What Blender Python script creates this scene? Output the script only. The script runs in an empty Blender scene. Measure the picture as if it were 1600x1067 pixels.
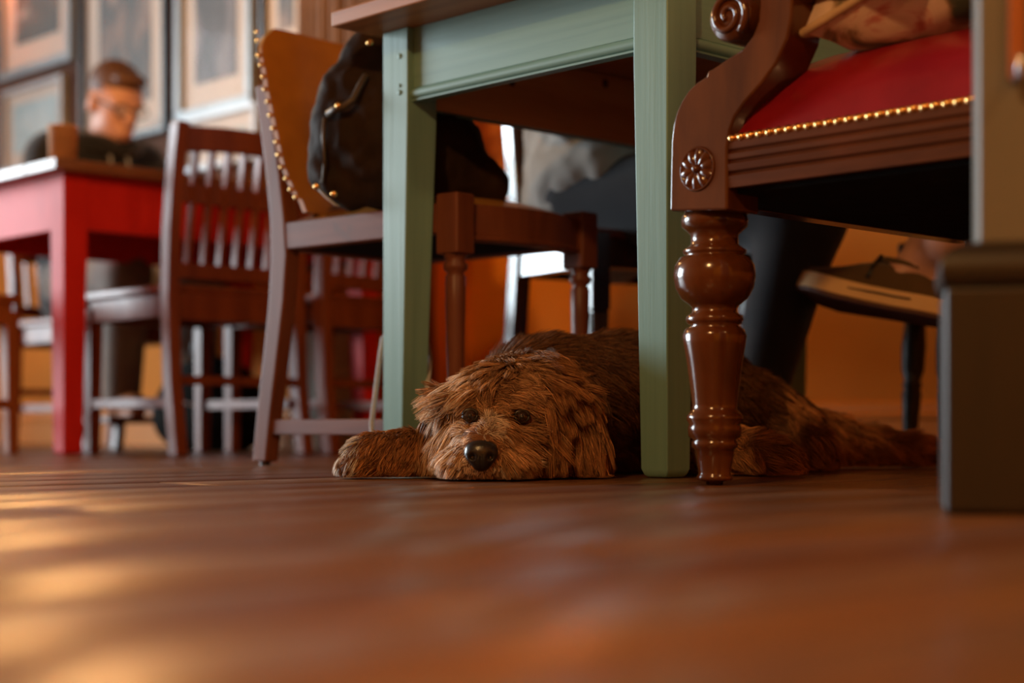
import bpy, math, random
import numpy as np
from mathutils import Vector, Matrix, kdtree
random.seed(7); np.random.seed(7)
PI = math.pi
S = bpy.context.scene
C = S.collection
# ------------------------------------------------------------------ camera
# World axes follow the room: +x / +y run along the walls; camera sits on the floor at the origin.
FPX, HOR, HC = 2550.0, 665.0, 0.072          # focal length (px), horizon row, lens height (m)
CA, SA = 0.6929, 0.7212                       # cos / sin of the camera's yaw
YAW = math.atan2(SA, CA)
cam_d = bpy.data.cameras.new('camera'); cam = bpy.data.objects.new('camera', cam_d); C.objects.link(cam)
cam.location = (0, 0, HC); cam.rotation_euler = (PI/2, 0, YAW)
cam_d.sensor_width = 36; cam_d.lens = FPX/1600*36; cam_d.shift_y = (HOR-533.5)/1600
cam_d.clip_start = 0.02; cam_d.clip_end = 60
cam_d.dof.use_dof = True; cam_d.dof.focus_distance = 2.17; cam_d.dof.aperture_fstop = 2.4
S.camera = cam
# ------------------------------------------------------------------ world, exposure, daylight
w = bpy.data.worlds.new('world'); S.world = w; w.use_nodes = True
w.node_tree.nodes['Background'].inputs[0].default_value = (0.55, 0.75, 1.0, 1)
w.node_tree.nodes['Background'].inputs[1].default_value = 0.3
S.view_settings.view_transform = 'Standard'; S.view_settings.look = 'None'
S.view_settings.exposure = 0.45; S.view_settings.gamma = 1.0; S.view_settings.use_curve_mapping = False

def area(name, loc, rot, sx, sy, power, col):
    l = bpy.data.lights.new(name, 'AREA'); l.shape = 'RECTANGLE'; l.size = sx; l.size_y = sy
    l.energy = power; l.color = col
    o = bpy.data.objects.new(name, l); C.objects.link(o); o.location = loc; o.rotation_euler = rot
    return o
WIN_B0, WIN_B1, WIN_Z0, WIN_Z1, WALL_A = -2.1, 0.7, 0.4, 2.55, -8.6
# daylight entering through the shop window in the left wall, spread narrowed to dim the gallery
day = area('window_daylight', (WALL_A-0.12, (WIN_B0+WIN_B1)/2, (WIN_Z0+WIN_Z1)/2), (0, -PI/2, 0), WIN_Z1-WIN_Z0, WIN_B1-WIN_B0, 270, (0.80, 0.93, 1.0)); day.data.spread = math.radians(120)

# pixel (1600x1067 frame) -> world helpers
def c2w(X, D, z=0.0): return Vector((CA*X-SA*D, SA*X+CA*D, z))
def W(px, py, D): return c2w((px-800)/FPX*D, D, HC+(HOR-py)/FPX*D)
def WB(px, py, b):
    r = (px-800)/FPX; return W(px, py, b/(SA*r+CA))
def WAx(px, py, a):
    r = (px-800)/FPX; return W(px, py, a/(CA*r-SA))

# ------------------------------------------------------------------ materials
def nodes(name):
    m = bpy.data.materials.new(name); m.use_nodes = True
    nt = m.node_tree; return m, nt, nt.nodes['Principled BSDF']
def N(nt, t, **kw):
    n = nt.nodes.new(t)
    for k, v in kw.items():
        if k in n.inputs: n.inputs[k].default_value = v
        else: setattr(n, k, v)
    return n
def ramp(nt, fac, cols):
    r = nt.nodes.new('ShaderNodeValToRGB'); e = r.color_ramp.elements
    while len(e) < len(cols): e.new(0.5)
    for i, (p, c) in enumerate(cols): e[i].position = p; e[i].color = (*c, 1)
    nt.links.new(fac, r.inputs[0]); return r.outputs[0]
def bump(nt, b, h, strength, dist=0.002):
    n = nt.nodes.new('ShaderNodeBump'); n.inputs['Strength'].default_value = strength; n.inputs['Distance'].default_value = dist
    nt.links.new(h, n.inputs['Height']); nt.links.new(n.outputs[0], b.inputs['Normal'])
def mat_grain(name, c1, c2, rough, scale=(3, 40, 40), c3=None, bmp=0.15, coat=0.0, spec=0.5, dirt=0.0):
    m, nt, b = nodes(name)
    tc = N(nt, 'ShaderNodeTexCoord'); mp = N(nt, 'ShaderNodeMapping'); mp.inputs['Scale'].default_value = scale
    nt.links.new(tc.outputs['Object'], mp.inputs[0])
    n = N(nt, 'ShaderNodeTexNoise', Scale=1.0, Detail=6.0, Roughness=0.6, Distortion=0.4)
    nt.links.new(mp.outputs[0], n.inputs['Vector'])
    col = ramp(nt, n.outputs[0], [(0.3, c1), (0.7, c2)] if c3 is None else [(0.28, c1), (0.5, c2), (0.74, c3)])
    nt.links.new(col, b.inputs['Base Color'])
    b.inputs['Roughness'].default_value = rough; b.inputs['Coat Weight'].default_value = coat
    b.inputs['Coat Roughness'].default_value = 0.12; b.inputs['Specular IOR Level'].default_value = spec
    bump(nt, b, n.outputs[0], bmp)
    return m
def mat_noise(name, c1, c2, rough, scale=8.0, bmp=0.0, spec=0.5, sheen=0.0, metal=0.0, coat=0.0, detail=4.0, bdist=0.002):
    m, nt, b = nodes(name)
    tc = N(nt, 'ShaderNodeTexCoord'); n = N(nt, 'ShaderNodeTexNoise', Scale=scale, Detail=detail, Roughness=0.6)
    nt.links.new(tc.outputs['Object'], n.inputs['Vector'])
    nt.links.new(ramp(nt, n.outputs[0], [(0.3, c1), (0.7, c2)]), b.inputs['Base Color'])
    b.inputs['Roughness'].default_value = rough; b.inputs['Specular IOR Level'].default_value = spec
    b.inputs['Sheen Weight'].default_value = sheen; b.inputs['Metallic'].default_value = metal; b.inputs['Coat Weight'].default_value = coat
    if bmp: bump(nt, b, n.outputs[0], bmp, bdist)
    return m
def mat_weave(name, c1, c2, scale=500, rough=0.9, sheen=0.3):
    m, nt, b = nodes(name)
    tc = N(nt, 'ShaderNodeTexCoord')
    n = N(nt, 'ShaderNodeTexNoise', Scale=9.0, Detail=5.0); nt.links.new(tc.outputs['Object'], n.inputs['Vector'])
    nt.links.new(ramp(nt, n.outputs[0], [(0.3, c1), (0.7, c2)]), b.inputs['Base Color'])
    f = N(nt, 'ShaderNodeTexNoise', Scale=scale, Detail=2.0); nt.links.new(tc.outputs['Object'], f.inputs['Vector'])
    b.inputs['Roughness'].default_value = rough; b.inputs['Sheen Weight'].default_value = sheen; b.inputs['Specular IOR Level'].default_value = 0.2
    bump(nt, b, f.outputs[0], 0.3, 0.001)
    return m
def mat_emit(name, col, st):
    m, nt, b = nodes(name); b.inputs['Base Color'].default_value = (*col, 1)
    b.inputs['Emission Color'].default_value = (*col, 1); b.inputs['Emission Strength'].default_value = st; return m

M = {}
M['plank'] = mat_grain('floor_plank', (0.075, 0.030, 0.012), (0.145, 0.062, 0.025), 0.31, (40, 2.5, 40), (0.215, 0.10, 0.042), 0.12, 0.0, 0.5)
M['plank_dark'] = mat_grain('floor_plank_dark', (0.06, 0.022, 0.011), (0.12, 0.046, 0.021), 0.33, (40, 2.5, 40), (0.18, 0.072, 0.03), 0.12)
M['subfloor'] = mat_noise('subfloor', (0.012, 0.006, 0.004), (0.02, 0.01, 0.006), 0.9)
M['teal'] = mat_grain('teal_paint', (0.135, 0.265, 0.225), (0.168, 0.31, 0.265), 0.42, (60, 60, 1.2), (0.19, 0.335, 0.287), 0.22)
M['teal_h'] = mat_grain('teal_paint_rail', (0.135, 0.268, 0.232), (0.165, 0.31, 0.27), 0.42, (1.2, 60, 60), (0.185, 0.33, 0.287), 0.18)
M['pine'] = mat_grain('bare_pine', (0.44, 0.18, 0.06), (0.56, 0.25, 0.09), 0.6, (30, 2, 30), (0.64, 0.31, 0.12), 0.15)
M['oak_top'] = mat_grain('oak_top', (0.28, 0.105, 0.034), (0.38, 0.155, 0.054), 0.45, (2, 40, 40), (0.46, 0.20, 0.072), 0.12, 0.0, 0.35)
M['knot'] = mat_noise('pine_knot', (0.05, 0.014, 0.006), (0.09, 0.026, 0.01), 0.6, 60)
M['mahog'] = mat_grain('mahogany', (0.045, 0.011, 0.0035), (0.095, 0.026, 0.006), 0.17, (14, 14, 3), (0.14, 0.04, 0.009), 0.03, 0.1)
M['mahog_rail'] = mat_grain('mahogany_rail', (0.042, 0.010, 0.0035), (0.085, 0.023, 0.006), 0.22, (3, 22, 22), (0.13, 0.029, 0.008), 0.04, 0.0)
M['walnut'] = mat_grain('walnut', (0.10, 0.028, 0.013), (0.155, 0.046, 0.020), 0.4, (18, 18, 2.5), (0.21, 0.068, 0.028), 0.12, 0.0, 0.3)
M['walnut_h'] = mat_grain('walnut_rail', (0.10, 0.028, 0.013), (0.155, 0.046, 0.021), 0.42, (3, 26, 26), (0.22, 0.072, 0.032), 0.12, 0.0, 0.3)
M['redwood'] = mat_grain('red_brown_wood', (0.12, 0.022, 0.008), (0.19, 0.042, 0.012), 0.38, (20, 20, 3), (0.25, 0.062, 0.017), 0.1, 0.0, 0.35)
M['honey'] = mat_grain('honey_wood', (0.24, 0.065, 0.015), (0.36, 0.115, 0.03), 0.42, (18, 18, 3), (0.45, 0.16, 0.05), 0.1, 0.0, 0.3)
M['ebony'] = mat_grain('dark_chair_wood', (0.02, 0.008, 0.005), (0.045, 0.016, 0.009), 0.16, (18, 18, 3), (0.07, 0.025, 0.013), 0.05, 0.8)
M['mustard'] = mat_noise('mustard_leather', (0.34, 0.13, 0.012), (0.43, 0.175, 0.018), 0.36, 14, 0.08, 0.5)
M['olive_leather'] = mat_noise('olive_leather', (0.32, 0.135, 0.02), (0.42, 0.185, 0.03), 0.38, 14, 0.08, 0.5)
M['red_leather'] = mat_noise('red_leather', (0.17, 0.004, 0.008), (0.25, 0.008, 0.012), 0.3, 9, 0.2, 0.5, coat=0.25)
M['brass'] = mat_noise('brass', (0.62, 0.34, 0.1), (0.8, 0.48, 0.18), 0.22, 30, 0, 0.5, 0, 1.0)
M['steel'] = mat_noise('steel', (0.55, 0.56, 0.58), (0.7, 0.7, 0.72), 0.25, 30, 0, 0.5, 0, 1.0)
M['black_cloth'] = mat_noise('black_dust_cloth', (0.006, 0.006, 0.005), (0.012, 0.011, 0.009), 0.95, 30, 0, 0.1)
M['red_paint'] = mat_grain('red_paint', (0.60, 0.014, 0.012), (0.70, 0.022, 0.017), 0.56, (6, 6, 3), (0.76, 0.03, 0.024), 0.06, 0.0, 0.25)
M['brown_top'] = mat_grain('worn_brown_top', (0.12, 0.045, 0.02), (0.2, 0.085, 0.038), 0.35, (20, 3, 20), (0.3, 0.14, 0.06), 0.1)
M['orange_wall'] = mat_noise('orange_plaster', (0.72, 0.225, 0.010), (0.78, 0.255, 0.014), 0.75, 3, 0.05, 0.25)
M['orange_trim'] = mat_noise('orange_gloss_trim', (0.74, 0.24, 0.014), (0.78, 0.265, 0.018), 0.5, 4, 0.0, 0.35)
M['brown_wall'] = mat_noise('brown_plaster', (0.10, 0.04, 0.02), (0.17, 0.07, 0.035), 0.8, 4, 0.08, 0.2)
M['wall_cream'] = mat_noise('ochre_plaster', (0.30, 0.13, 0.04), (0.34, 0.15, 0.05), 0.85, 3)
M['ceiling'] = mat_noise('ceiling_paint', (0.26, 0.14, 0.06), (0.3, 0.16, 0.07), 0.9, 3)
M['white_wood'] = mat_noise('white_window_paint', (0.7, 0.7, 0.68), (0.76, 0.76, 0.74), 0.4, 6)
M['grey_frame'] = mat_noise('blue_grey_frame', (0.24, 0.29, 0.33), (0.31, 0.36, 0.4), 0.35, 12)
M['black_frame'] = mat_noise('black_frame', (0.012, 0.011, 0.011), (0.02, 0.018, 0.017), 0.35, 12)
M['silver_frame'] = mat_noise('silver_frame', (0.42, 0.45, 0.5), (0.55, 0.58, 0.62), 0.32, 12)
M['mat_board'] = mat_noise('cream_mat_board', (0.68, 0.58, 0.50), (0.72, 0.62, 0.54), 0.85, 10)
M['jeans'] = mat_weave('dark_jeans', (0.010, 0.012, 0.017), (0.02, 0.023, 0.03))
M['blue_jeans'] = mat_weave('blue_jeans', (0.02, 0.035, 0.05), (0.035, 0.055, 0.075))
M['grey_shirt'] = mat_weave('grey_sweatshirt', (0.24, 0.24, 0.225), (0.34, 0.34, 0.32))
M['hoodie'] = mat_weave('black_hoodie', (0.008, 0.008, 0.010), (0.016, 0.015, 0.018))
M['grey_trouser'] = mat_weave('grey_trousers', (0.16, 0.13, 0.11), (0.24, 0.2, 0.17))
M['bag'] = mat_noise('brown_black_canvas', (0.014, 0.007, 0.003), (0.036, 0.018, 0.008), 0.7, 12, 0.25, 0.12, 0.0, bdist=0.006)
M['bag_edge'] = mat_noise('bag_piping', (0.05, 0.03, 0.014), (0.075, 0.045, 0.02), 0.5, 20)
M['skin'] = mat_noise('skin', (0.50, 0.25, 0.17), (0.58, 0.30, 0.21), 0.5, 20, 0.05, 0.4)
M['hair'] = mat_noise('brown_hair', (0.06, 0.026, 0.013), (0.14, 0.06, 0.028), 0.6, 90, 0.5)
M['glass_lens'] = nodes('spectacle_lens')[0]
_b = M['glass_lens'].node_tree.nodes['Principled BSDF']; _b.inputs['Base Color'].default_value = (0.9, 0.95, 1, 1)
_b.inputs['Roughness'].default_value = 0.03; _b.inputs['Alpha'].default_value = 0.22
M['glass_pane'] = nodes('picture_glass')[0]
_b = M['glass_pane'].node_tree.nodes['Principled BSDF']; _b.inputs['Base Color'].default_value = (1, 1, 1, 1)
_b.inputs['Roughness'].default_value = 0.06; _b.inputs['Alpha'].default_value = 0.05; _b.inputs['Specular IOR Level'].default_value = 0.12
M['shoe_cloth'] = mat_weave('olive_shoe_canvas', (0.075, 0.042, 0.016), (0.11, 0.062, 0.024), 700)
M['rubber'] = mat_noise('cream_rubber', (0.62, 0.37, 0.15), (0.68, 0.42, 0.18), 0.6, 20)
M['sole'] = mat_noise('brown_sole', (0.07, 0.022, 0.012), (0.10, 0.032, 0.018), 0.7, 80, 0.3)
M['black'] = mat_noise('black_plastic', (0.008, 0.008, 0.008), (0.014, 0.013, 0.012), 0.4, 20)
M['cup'] = mat_noise('kraft_paper', (0.50, 0.26, 0.12), (0.56, 0.30, 0.15), 0.8, 30)
M['pale_box'] = mat_noise('pale_card', (0.42, 0.40, 0.34), (0.52, 0.5, 0.43), 0.8, 6)
M['post_paint'] = mat_noise('tan_post_paint', (0.115, 0.105, 0.085), (0.14, 0.128, 0.10), 0.45, 4, 0.03)
M['plinth'] = mat_grain('dark_plinth_wood', (0.011, 0.007, 0.004), (0.018, 0.011, 0.006), 0.42, (20, 20, 3), None, 0.1)
M['cord'] = mat_noise('grey_webbing', (0.3, 0.29, 0.28), (0.4, 0.39, 0.38), 0.7, 200)
M['curtain'] = mat_weave('brown_curtain', (0.20, 0.12, 0.085), (0.30, 0.19, 0.14))
M['shade'] = mat_emit('lamp_shade', (1.0, 0.50, 0.14), 9.0)
M['bulb'] = mat_emit('bulb', (1.0, 0.62, 0.25), 25.0)
M['nose'] = mat_noise('dog_nose', (0.010, 0.008, 0.008), (0.02, 0.016, 0.015), 0.3, 260, 0.35, 0.6, bdist=0.001)
M['dog_eye'] = mat_noise('dog_eye', (0.016, 0.007, 0.002), (0.028, 0.012, 0.004), 0.06, 40, 0, 0.7, coat=1.0)
M['dog_skin'] = mat_noise('dog_skin', (0.10, 0.038, 0.014), (0.15, 0.058, 0.02), 0.9, 30)

def floral():
    m, nt, b = nodes('floral_cushion_fabric')
    tc = N(nt, 'ShaderNodeTexCoord')
    n = N(nt, 'ShaderNodeTexNoise', Scale=11.0, Detail=5.0, Distortion=1.2); nt.links.new(tc.outputs['Object'], n.inputs['Vector'])
    v = N(nt, 'ShaderNodeTexVoronoi', Scale=9.0); nt.links.new(tc.outputs['Object'], v.inputs['Vector'])
    c = ramp(nt, n.outputs[0], [(0.36, (0.05, 0.06, 0.03)), (0.43, (0.30, 0.17, 0.08)), (0.5, (0.66, 0.45, 0.30)), (0.57, (0.70, 0.48, 0.34)), (0.64, (0.56, 0.2, 0.14)), (0.72, (0.4, 0.08, 0.06))])
    nt.links.new(c, b.inputs['Base Color']); b.inputs['Roughness'].default_value = 0.85; b.inputs['Sheen Weight'].default_value = 0.2
    return m
M['floral'] = floral()
def printmat(name, cols, seed, sc):
    m, nt, b = nodes(name)
    tc = N(nt, 'ShaderNodeTexCoord'); mp = N(nt, 'ShaderNodeMapping'); mp.inputs['Location'].default_value = (seed, seed*2, seed)
    mp.inputs['Scale'].default_value = sc
    nt.links.new(tc.outputs['Object'], mp.inputs[0])
    n = N(nt, 'ShaderNodeTexNoise', Scale=1.0, Detail=4.0, Distortion=0.8); nt.links.new(mp.outputs[0], n.inputs['Vector'])
    nt.links.new(ramp(nt, n.outputs[0], cols), b.inputs['Base Color']); b.inputs['Roughness'].default_value = 0.6
    return m
M['print_a'] = printmat('dark_green_print', [(0.34, (0.02, 0.035, 0.035)), (0.50, (0.045, 0.055, 0.05)), (0.62, (0.11, 0.08, 0.055)), (0.74, (0.36, 0.36, 0.34))], 3, (6, 6, 6))
M['print_b'] = printmat('warm_print', [(0.36, (0.025, 0.035, 0.04)), (0.50, (0.06, 0.055, 0.05)), (0.60, (0.2, 0.12, 0.085)), (0.74, (0.4, 0.32, 0.26))], 8, (7, 7, 5))
M['print_c'] = printmat('grey_figure_print', [(0.38, (0.015, 0.013, 0.015)), (0.48, (0.05, 0.042, 0.045)), (0.58, (0.17, 0.14, 0.14)), (0.72, (0.26, 0.22, 0.22))], 14, (9, 9, 4))
M['print_d'] = printmat('pale_blue_print', [(0.35, (0.3, 0.45, 0.5)), (0.6, (0.5, 0.62, 0.64)), (0.75, (0.6, 0.66, 0.64))], 21, (4, 4, 4))
def wallpaper():
    m, nt, b = nodes('mottled_orange_wallpaper')
    tc = N(nt, 'ShaderNodeTexCoord')
    n = N(nt, 'ShaderNodeTexNoise', Scale=14.0, Detail=3.0, Distortion=0.6); nt.links.new(tc.outputs['Object'], n.inputs['Vector'])
    nt.links.new(ramp(nt, n.outputs[0], [(0.38, (0.22, 0.06, 0.008)), (0.55, (0.46, 0.14, 0.02)), (0.68, (0.55, 0.19, 0.035))]), b.inputs['Base Color'])
    b.inputs['Roughness'].default_value = 0.8; return m
M['wallpaper'] = wallpaper()
def furmat():
    m, nt, b = nodes('brown_dog_fur')
    at = N(nt, 'ShaderNodeAttribute', attribute_name='Col')
    nt.links.new(at.outputs['Color'], b.inputs['Base Color'])
    b.inputs['Roughness'].default_value = 0.5; b.inputs['Specular IOR Level'].default_value = 0.25
    return m
M['fur'] = furmat()

# ------------------------------------------------------------------ mesh helpers
class MB:
    def __init__(s): s.v = []; s.f = []
    def add(s, vs, fs):
        o = len(s.v); s.v += [tuple(p) for p in vs]; s.f += [tuple(i+o for i in f) for f in fs]; return s
    def hexa(s, p):   # 8 points: bottom 4 (ccw), top 4
        return s.add(p, [(3, 2, 1, 0), (4, 5, 6, 7), (0, 1, 5, 4), (1, 2, 6, 5), (2, 3, 7, 6), (3, 0, 4, 7)])
    def box(s, x0, x1, y0, y1, z0, z1):
        return s.hexa([(x0, y0, z0), (x1, y0, z0), (x1, y1, z0), (x0, y1, z0), (x0, y0, z1), (x1, y0, z1), (x1, y1, z1), (x0, y1, z1)])
    def bar(s, p, q, wx, wy, up=(0, 0, 1), w2=None):   # square bar from p to q
        p, q = Vector(p), Vector(q); t = (q-p).normalized(); u = Vector(up)
        if abs(t.dot(u)) > 0.95: u = Vector((1, 0, 0))
        sx = t.cross(u).normalized(); sy = sx.cross(t).normalized(); pts = []
        for c, (a, b) in ((p, (wx, wy)), (q, w2 or (wx, wy))):
            for i, j in ((-1, -1), (1, -1), (1, 1), (-1, 1)): pts.append(c+sx*i*a/2+sy*j*b/2)
        return s.hexa(pts)
    def lathe(s, prof, cx=0, cy=0, n=20, axis='z', z0=0):
        vs = []; fs = []
        for r, z in prof:
            for k in range(n):
                t = 2*PI*k/n; x, y = r*math.cos(t), r*math.sin(t)
                vs.append((cx+x, cy+y, z0+z) if axis == 'z' else ((cx+x, cy+z, z0+y) if axis == 'y' else (cx+z, cy+x, z0+y)))
        m = len(prof)
        for i in range(m-1):
            for k in range(n):
                k2 = (k+1) % n; fs.append((i*n+k, i*n+k2, (i+1)*n+k2, (i+1)*n+k))
        fs.append(tuple(range(n))[::-1]); fs.append(tuple((m-1)*n+k for k in range(n)))
        return s.add(vs, fs)
    def tube(s, pts, r, n=8, flat=1.0, up=(0, 0, 1)):
        pts = [Vector(p) for p in pts]; rs = r if hasattr(r, '__len__') else [r]*len(pts); vs = []; fs = []
        for i, p in enumerate(pts):
            t = (pts[min(i+1, len(pts)-1)]-pts[max(i-1, 0)]).normalized(); u = Vector(up)
            if abs(t.dot(u)) > 0.98: u = Vector((1, 0, 0))
            sx = t.cross(u).normalized(); sy = sx.cross(t)
            for k in range(n):
                a = 2*PI*k/n; vs.append(p+sx*math.cos(a)*rs[i]+sy*math.sin(a)*rs[i]*flat)
        for i in range(len(pts)-1):
            for k in range(n):
                k2 = (k+1) % n; fs.append((i*n+k, i*n+k2, (i+1)*n+k2, (i+1)*n+k))
        fs.append(tuple(range(n))[::-1]); fs.append(tuple((len(pts)-1)*n+k for k in range(n)))
        return s.add(vs, fs)
    def prism(s, poly, lo, hi, axis='y'):     # poly of 2D points extruded along axis
        n = len(poly); mk = {'y': lambda p, t: (p[0], t, p[1]), 'x': lambda p, t: (t, p[0], p[1]), 'z': lambda p, t: (p[0], p[1], t)}[axis]
        vs = [mk(p, lo) for p in poly]+[mk(p, hi) for p in poly]
        fs = [tuple(range(n)), tuple(range(2*n-1, n-1, -1))]+[(i, i+n, (i+1) % n+n, (i+1) % n) for i in range(n)]
        return s.add(vs, fs)
    def sheet(s, rows, thick=None, closed=False):   # grid of points
        nr, nc = len(rows), len(rows[0]); vs = [p for r in rows for p in r]; fs = []
        for i in range(nr-1):
            for j in range(nc-1+(1 if closed else 0)):
                j2 = (j+1) % nc; fs.append((i*nc+j, i*nc+j2, (i+1)*nc+j2, (i+1)*nc+j))
        return s.add(vs, fs)
    def build(s, name, mat, parent=None, smooth=False, bevel=0, seg=2, subd=0, solid=0, fix=True):
        me = bpy.data.meshes.new(name); me.from_pydata(s.v, [], s.f)
        if fix:
            import bmesh
            bm = bmesh.new(); bm.from_mesh(me); bmesh.ops.recalc_face_normals(bm, faces=bm.faces); bm.to_mesh(me); bm.free()
        me.materials.append(M[mat] if isinstance(mat, str) else mat)
        o = bpy.data.objects.new(name, me); C.objects.link(o)
        if parent is not None: o.parent = parent
        if smooth:
            me.polygons.foreach_set('use_smooth', [True]*len(me.polygons))
        if solid: md = o.modifiers.new('solid', 'SOLIDIFY'); md.thickness = solid; md.offset = 0
        if bevel:
            md = o.modifiers.new('bevel', 'BEVEL'); md.width = bevel; md.segments = seg; md.limit_method = 'ANGLE'; md.angle_limit = 0.6
            me.polygons.foreach_set('use_smooth', [True]*len(me.polygons)); md.harden_normals = True
        if subd: md = o.modifiers.new('subd', 'SUBSURF'); md.levels = md.render_levels = subd
        return o
def smooth_angle(o, ang=0.7):
    me = o.data; me.polygons.foreach_set('use_smooth', [True]*len(me.polygons))
    try: me.set_sharp_from_angle(angle=ang)
    except Exception: pass
    return o
def tag(o, label, cat=None, group=None, kind=None):
    if label: o['label'] = label
    if cat: o['category'] = cat
    if group: o['group'] = group
    if kind: o['kind'] = kind
    return o
def thing(name, label, cat, loc=(0, 0, 0), rotz=0.0, group=None):
    o = bpy.data.objects.new(name, None); C.objects.link(o); o.location = loc; o.rotation_euler = (0, 0, rotz); o.empty_display_size = 0.1
    return tag(o, label, cat, group)
def struct(o): o['kind'] = 'structure'; return o
def copy_tree(o, parent=None):
    c = o.copy(); C.objects.link(c); c.parent = parent
    for ch in list(o.children): copy_tree(ch, c)
    return c
def share(o, name, loc, parent, rot=None, scale=None):   # another object with the same mesh
    c = bpy.data.objects.new(name, o.data); C.objects.link(c); c.parent = parent; c.location = loc
    if rot: c.rotation_euler = rot
    if scale: c.scale = scale
    return c

def blob(prims, vox, k=0.01, carve=()):
    """one continuous surface (surface nets over a smooth union of tapered capsules and ellipsoids)"""
    lo = np.array([1e9]*3); hi = -lo
    for p in prims:
        if p[0] == 'c':
            for q, r in ((p[1], p[3]), (p[2], p[4])): lo = np.minimum(lo, np.array(q)-r); hi = np.maximum(hi, np.array(q)+r)
        else: r = max(p[2]); lo = np.minimum(lo, np.array(p[1])-r); hi = np.maximum(hi, np.array(p[1])+r)
    lo = lo-3*vox-k; hi = hi+3*vox+k
    n = np.ceil((hi-lo)/vox).astype(int)+1
    ax = [lo[i]+vox*np.arange(n[i]) for i in range(3)]
    G = np.stack(np.meshgrid(*ax, indexing='ij'), -1).astype(np.float32)
    acc = np.zeros(G.shape[:3], np.float32)
    for p in prims:
        if p[0] == 'c':
            a, b = np.array(p[1], np.float32), np.array(p[2], np.float32); ab = b-a
            t = np.clip(((G-a)@ab)/max(1e-9, float(ab@ab)), 0, 1)
            d = np.linalg.norm(G-(a+t[..., None]*ab), axis=-1)-(p[3]+(p[4]-p[3])*t)
        else:
            q = G-np.array(p[1], np.float32)
            if len(p) > 3 and p[3] is not None: q = q@np.array(p[3], np.float32)
            r = np.array(p[2], np.float32); k0 = np.linalg.norm(q/r, axis=-1); k1 = np.linalg.norm(q/(r*r), axis=-1)
            d = k0*(k0-1)/np.maximum(k1, 1e-6)
        acc += np.exp(np.clip(-d/k, -60, 60))
    F = -k*np.log(np.maximum(acc, 1e-30))
    for c_, r_ in carve: F = np.maximum(F, r_-np.linalg.norm(G-np.array(c_, np.float32), axis=-1))
    ins = F < 0
    P = np.zeros((n[0]-1, n[1]-1, n[2]-1, 3), np.float32); cnt = np.zeros(P.shape[:3], np.float32)
    def sl(dx, dy, dz): return (slice(dx, n[0]-1+dx), slice(dy, n[1]-1+dy), slice(dz, n[2]-1+dz))
    corners = [(x, y, z) for x in (0, 1) for y in (0, 1) for z in (0, 1)]
    for c0 in corners:
        for axx in range(3):
            if c0[axx]: continue
            c1 = list(c0); c1[axx] = 1; c1 = tuple(c1)
            f0, f1 = F[sl(*c0)], F[sl(*c1)]; m = (f0 < 0) != (f1 < 0)
            t = np.where(m, f0/np.where(m, f0-f1, 1), 0)[..., None]
            pos = np.array(c0)+t*(np.array(c1)-np.array(c0))
            P += np.where(m[..., None], pos, 0); cnt += m
    act = cnt > 0; idx = -np.ones(act.shape, int); idx[act] = np.arange(act.sum())
    ii = np.argwhere(act); V = lo+vox*(ii+P[act]/cnt[act][:, None])
    faces = []
    for axx in range(3):
        a0 = [slice(None)]*3; a1 = [slice(None)]*3; a0[axx] = slice(0, -1); a1[axx] = slice(1, None)
        s0, s1 = ins[tuple(a0)], ins[tuple(a1)]
        e = np.argwhere(s0 != s1); u, v = [i for i in range(3) if i != axx]
        e = e[(e[:, u] > 0) & (e[:, v] > 0) & (e[:, u] < n[u]-1) & (e[:, v] < n[v]-1)]
        def ix(du, dv):
            q = e.copy(); q[:, u] += du; q[:, v] += dv; return idx[q[:, 0], q[:, 1], q[:, 2]]
        quad = np.stack([ix(-1, -1), ix(0, -1), ix(0, 0), ix(-1, 0)], 1)
        flip = s0[e[:, 0], e[:, 1], e[:, 2]] == (axx == 1)
        quad[flip] = quad[flip][:, ::-1]; faces.append(quad)
    return V, np.concatenate(faces)
def blob_obj(name, prims, vox, k, mat, parent=None, origin=(0, 0, 0), smooth_it=2):
    V, Q = blob(prims, vox, k); V = V-np.array(origin)
    me = bpy.data.meshes.new(name); me.from_pydata(V.tolist(), [], Q.tolist()); me.materials.append(M[mat])
    me.polygons.foreach_set('use_smooth', [True]*len(me.polygons))
    o = bpy.data.objects.new(name, me); C.objects.link(o)
    if parent is not None: o.parent = parent
    if smooth_it: md = o.modifiers.new('smooth', 'SMOOTH'); md.iterations = smooth_it; md.factor = 0.5
    return o
def cap(p, q, r0, r1=None): return ('c', p, q, r0, r0 if r1 is None else r1)
def ell(c, r, R=None): return ('e', c, r, R)
def chain(pts, rs): return [cap(pts[i], pts[i+1], rs[i], rs[i+1]) for i in range(len(pts)-1)]

# ================================================================== THE ROOM
FA0, FA1, FB0, FB1 = -8.6, 2.2, -3.2, 3.35
GB, GA = 3.10, -3.67                  # gallery wall plane and the a-position of its return
fl = struct(MB().box(FA0-.3, FA1+.1, FB0-.1, FB1+.1, -0.08, -0.022).build('floor', 'subfloor'))
pw = 0.15; plank0 = {}
for L in (1.9, 2.3, 2.7):
    for mk in ('plank', 'plank_dark'):
        o = MB().box(-pw/2+.0016, pw/2-.0016, -L/2+.0012, L/2-.0012, -0.022, 0.0).build('plank', mk, None, bevel=0.0025, seg=2)
        plank0[(L, mk)] = o.data; C.objects.unlink(o); bpy.data.objects.remove(o)
def add_plank(a, b, L, mk):
    o = bpy.data.objects.new('plank', plank0[(L, mk)]); C.objects.link(o); o.parent = fl
    o.location = (a, b, -random.random()*.0012)
    md = o.modifiers.new('bevel', 'BEVEL'); md.width = 0.0025; md.segments = 2; md.limit_method = 'ANGLE'
    return o
ni = 0; a = FA0-.2
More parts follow.
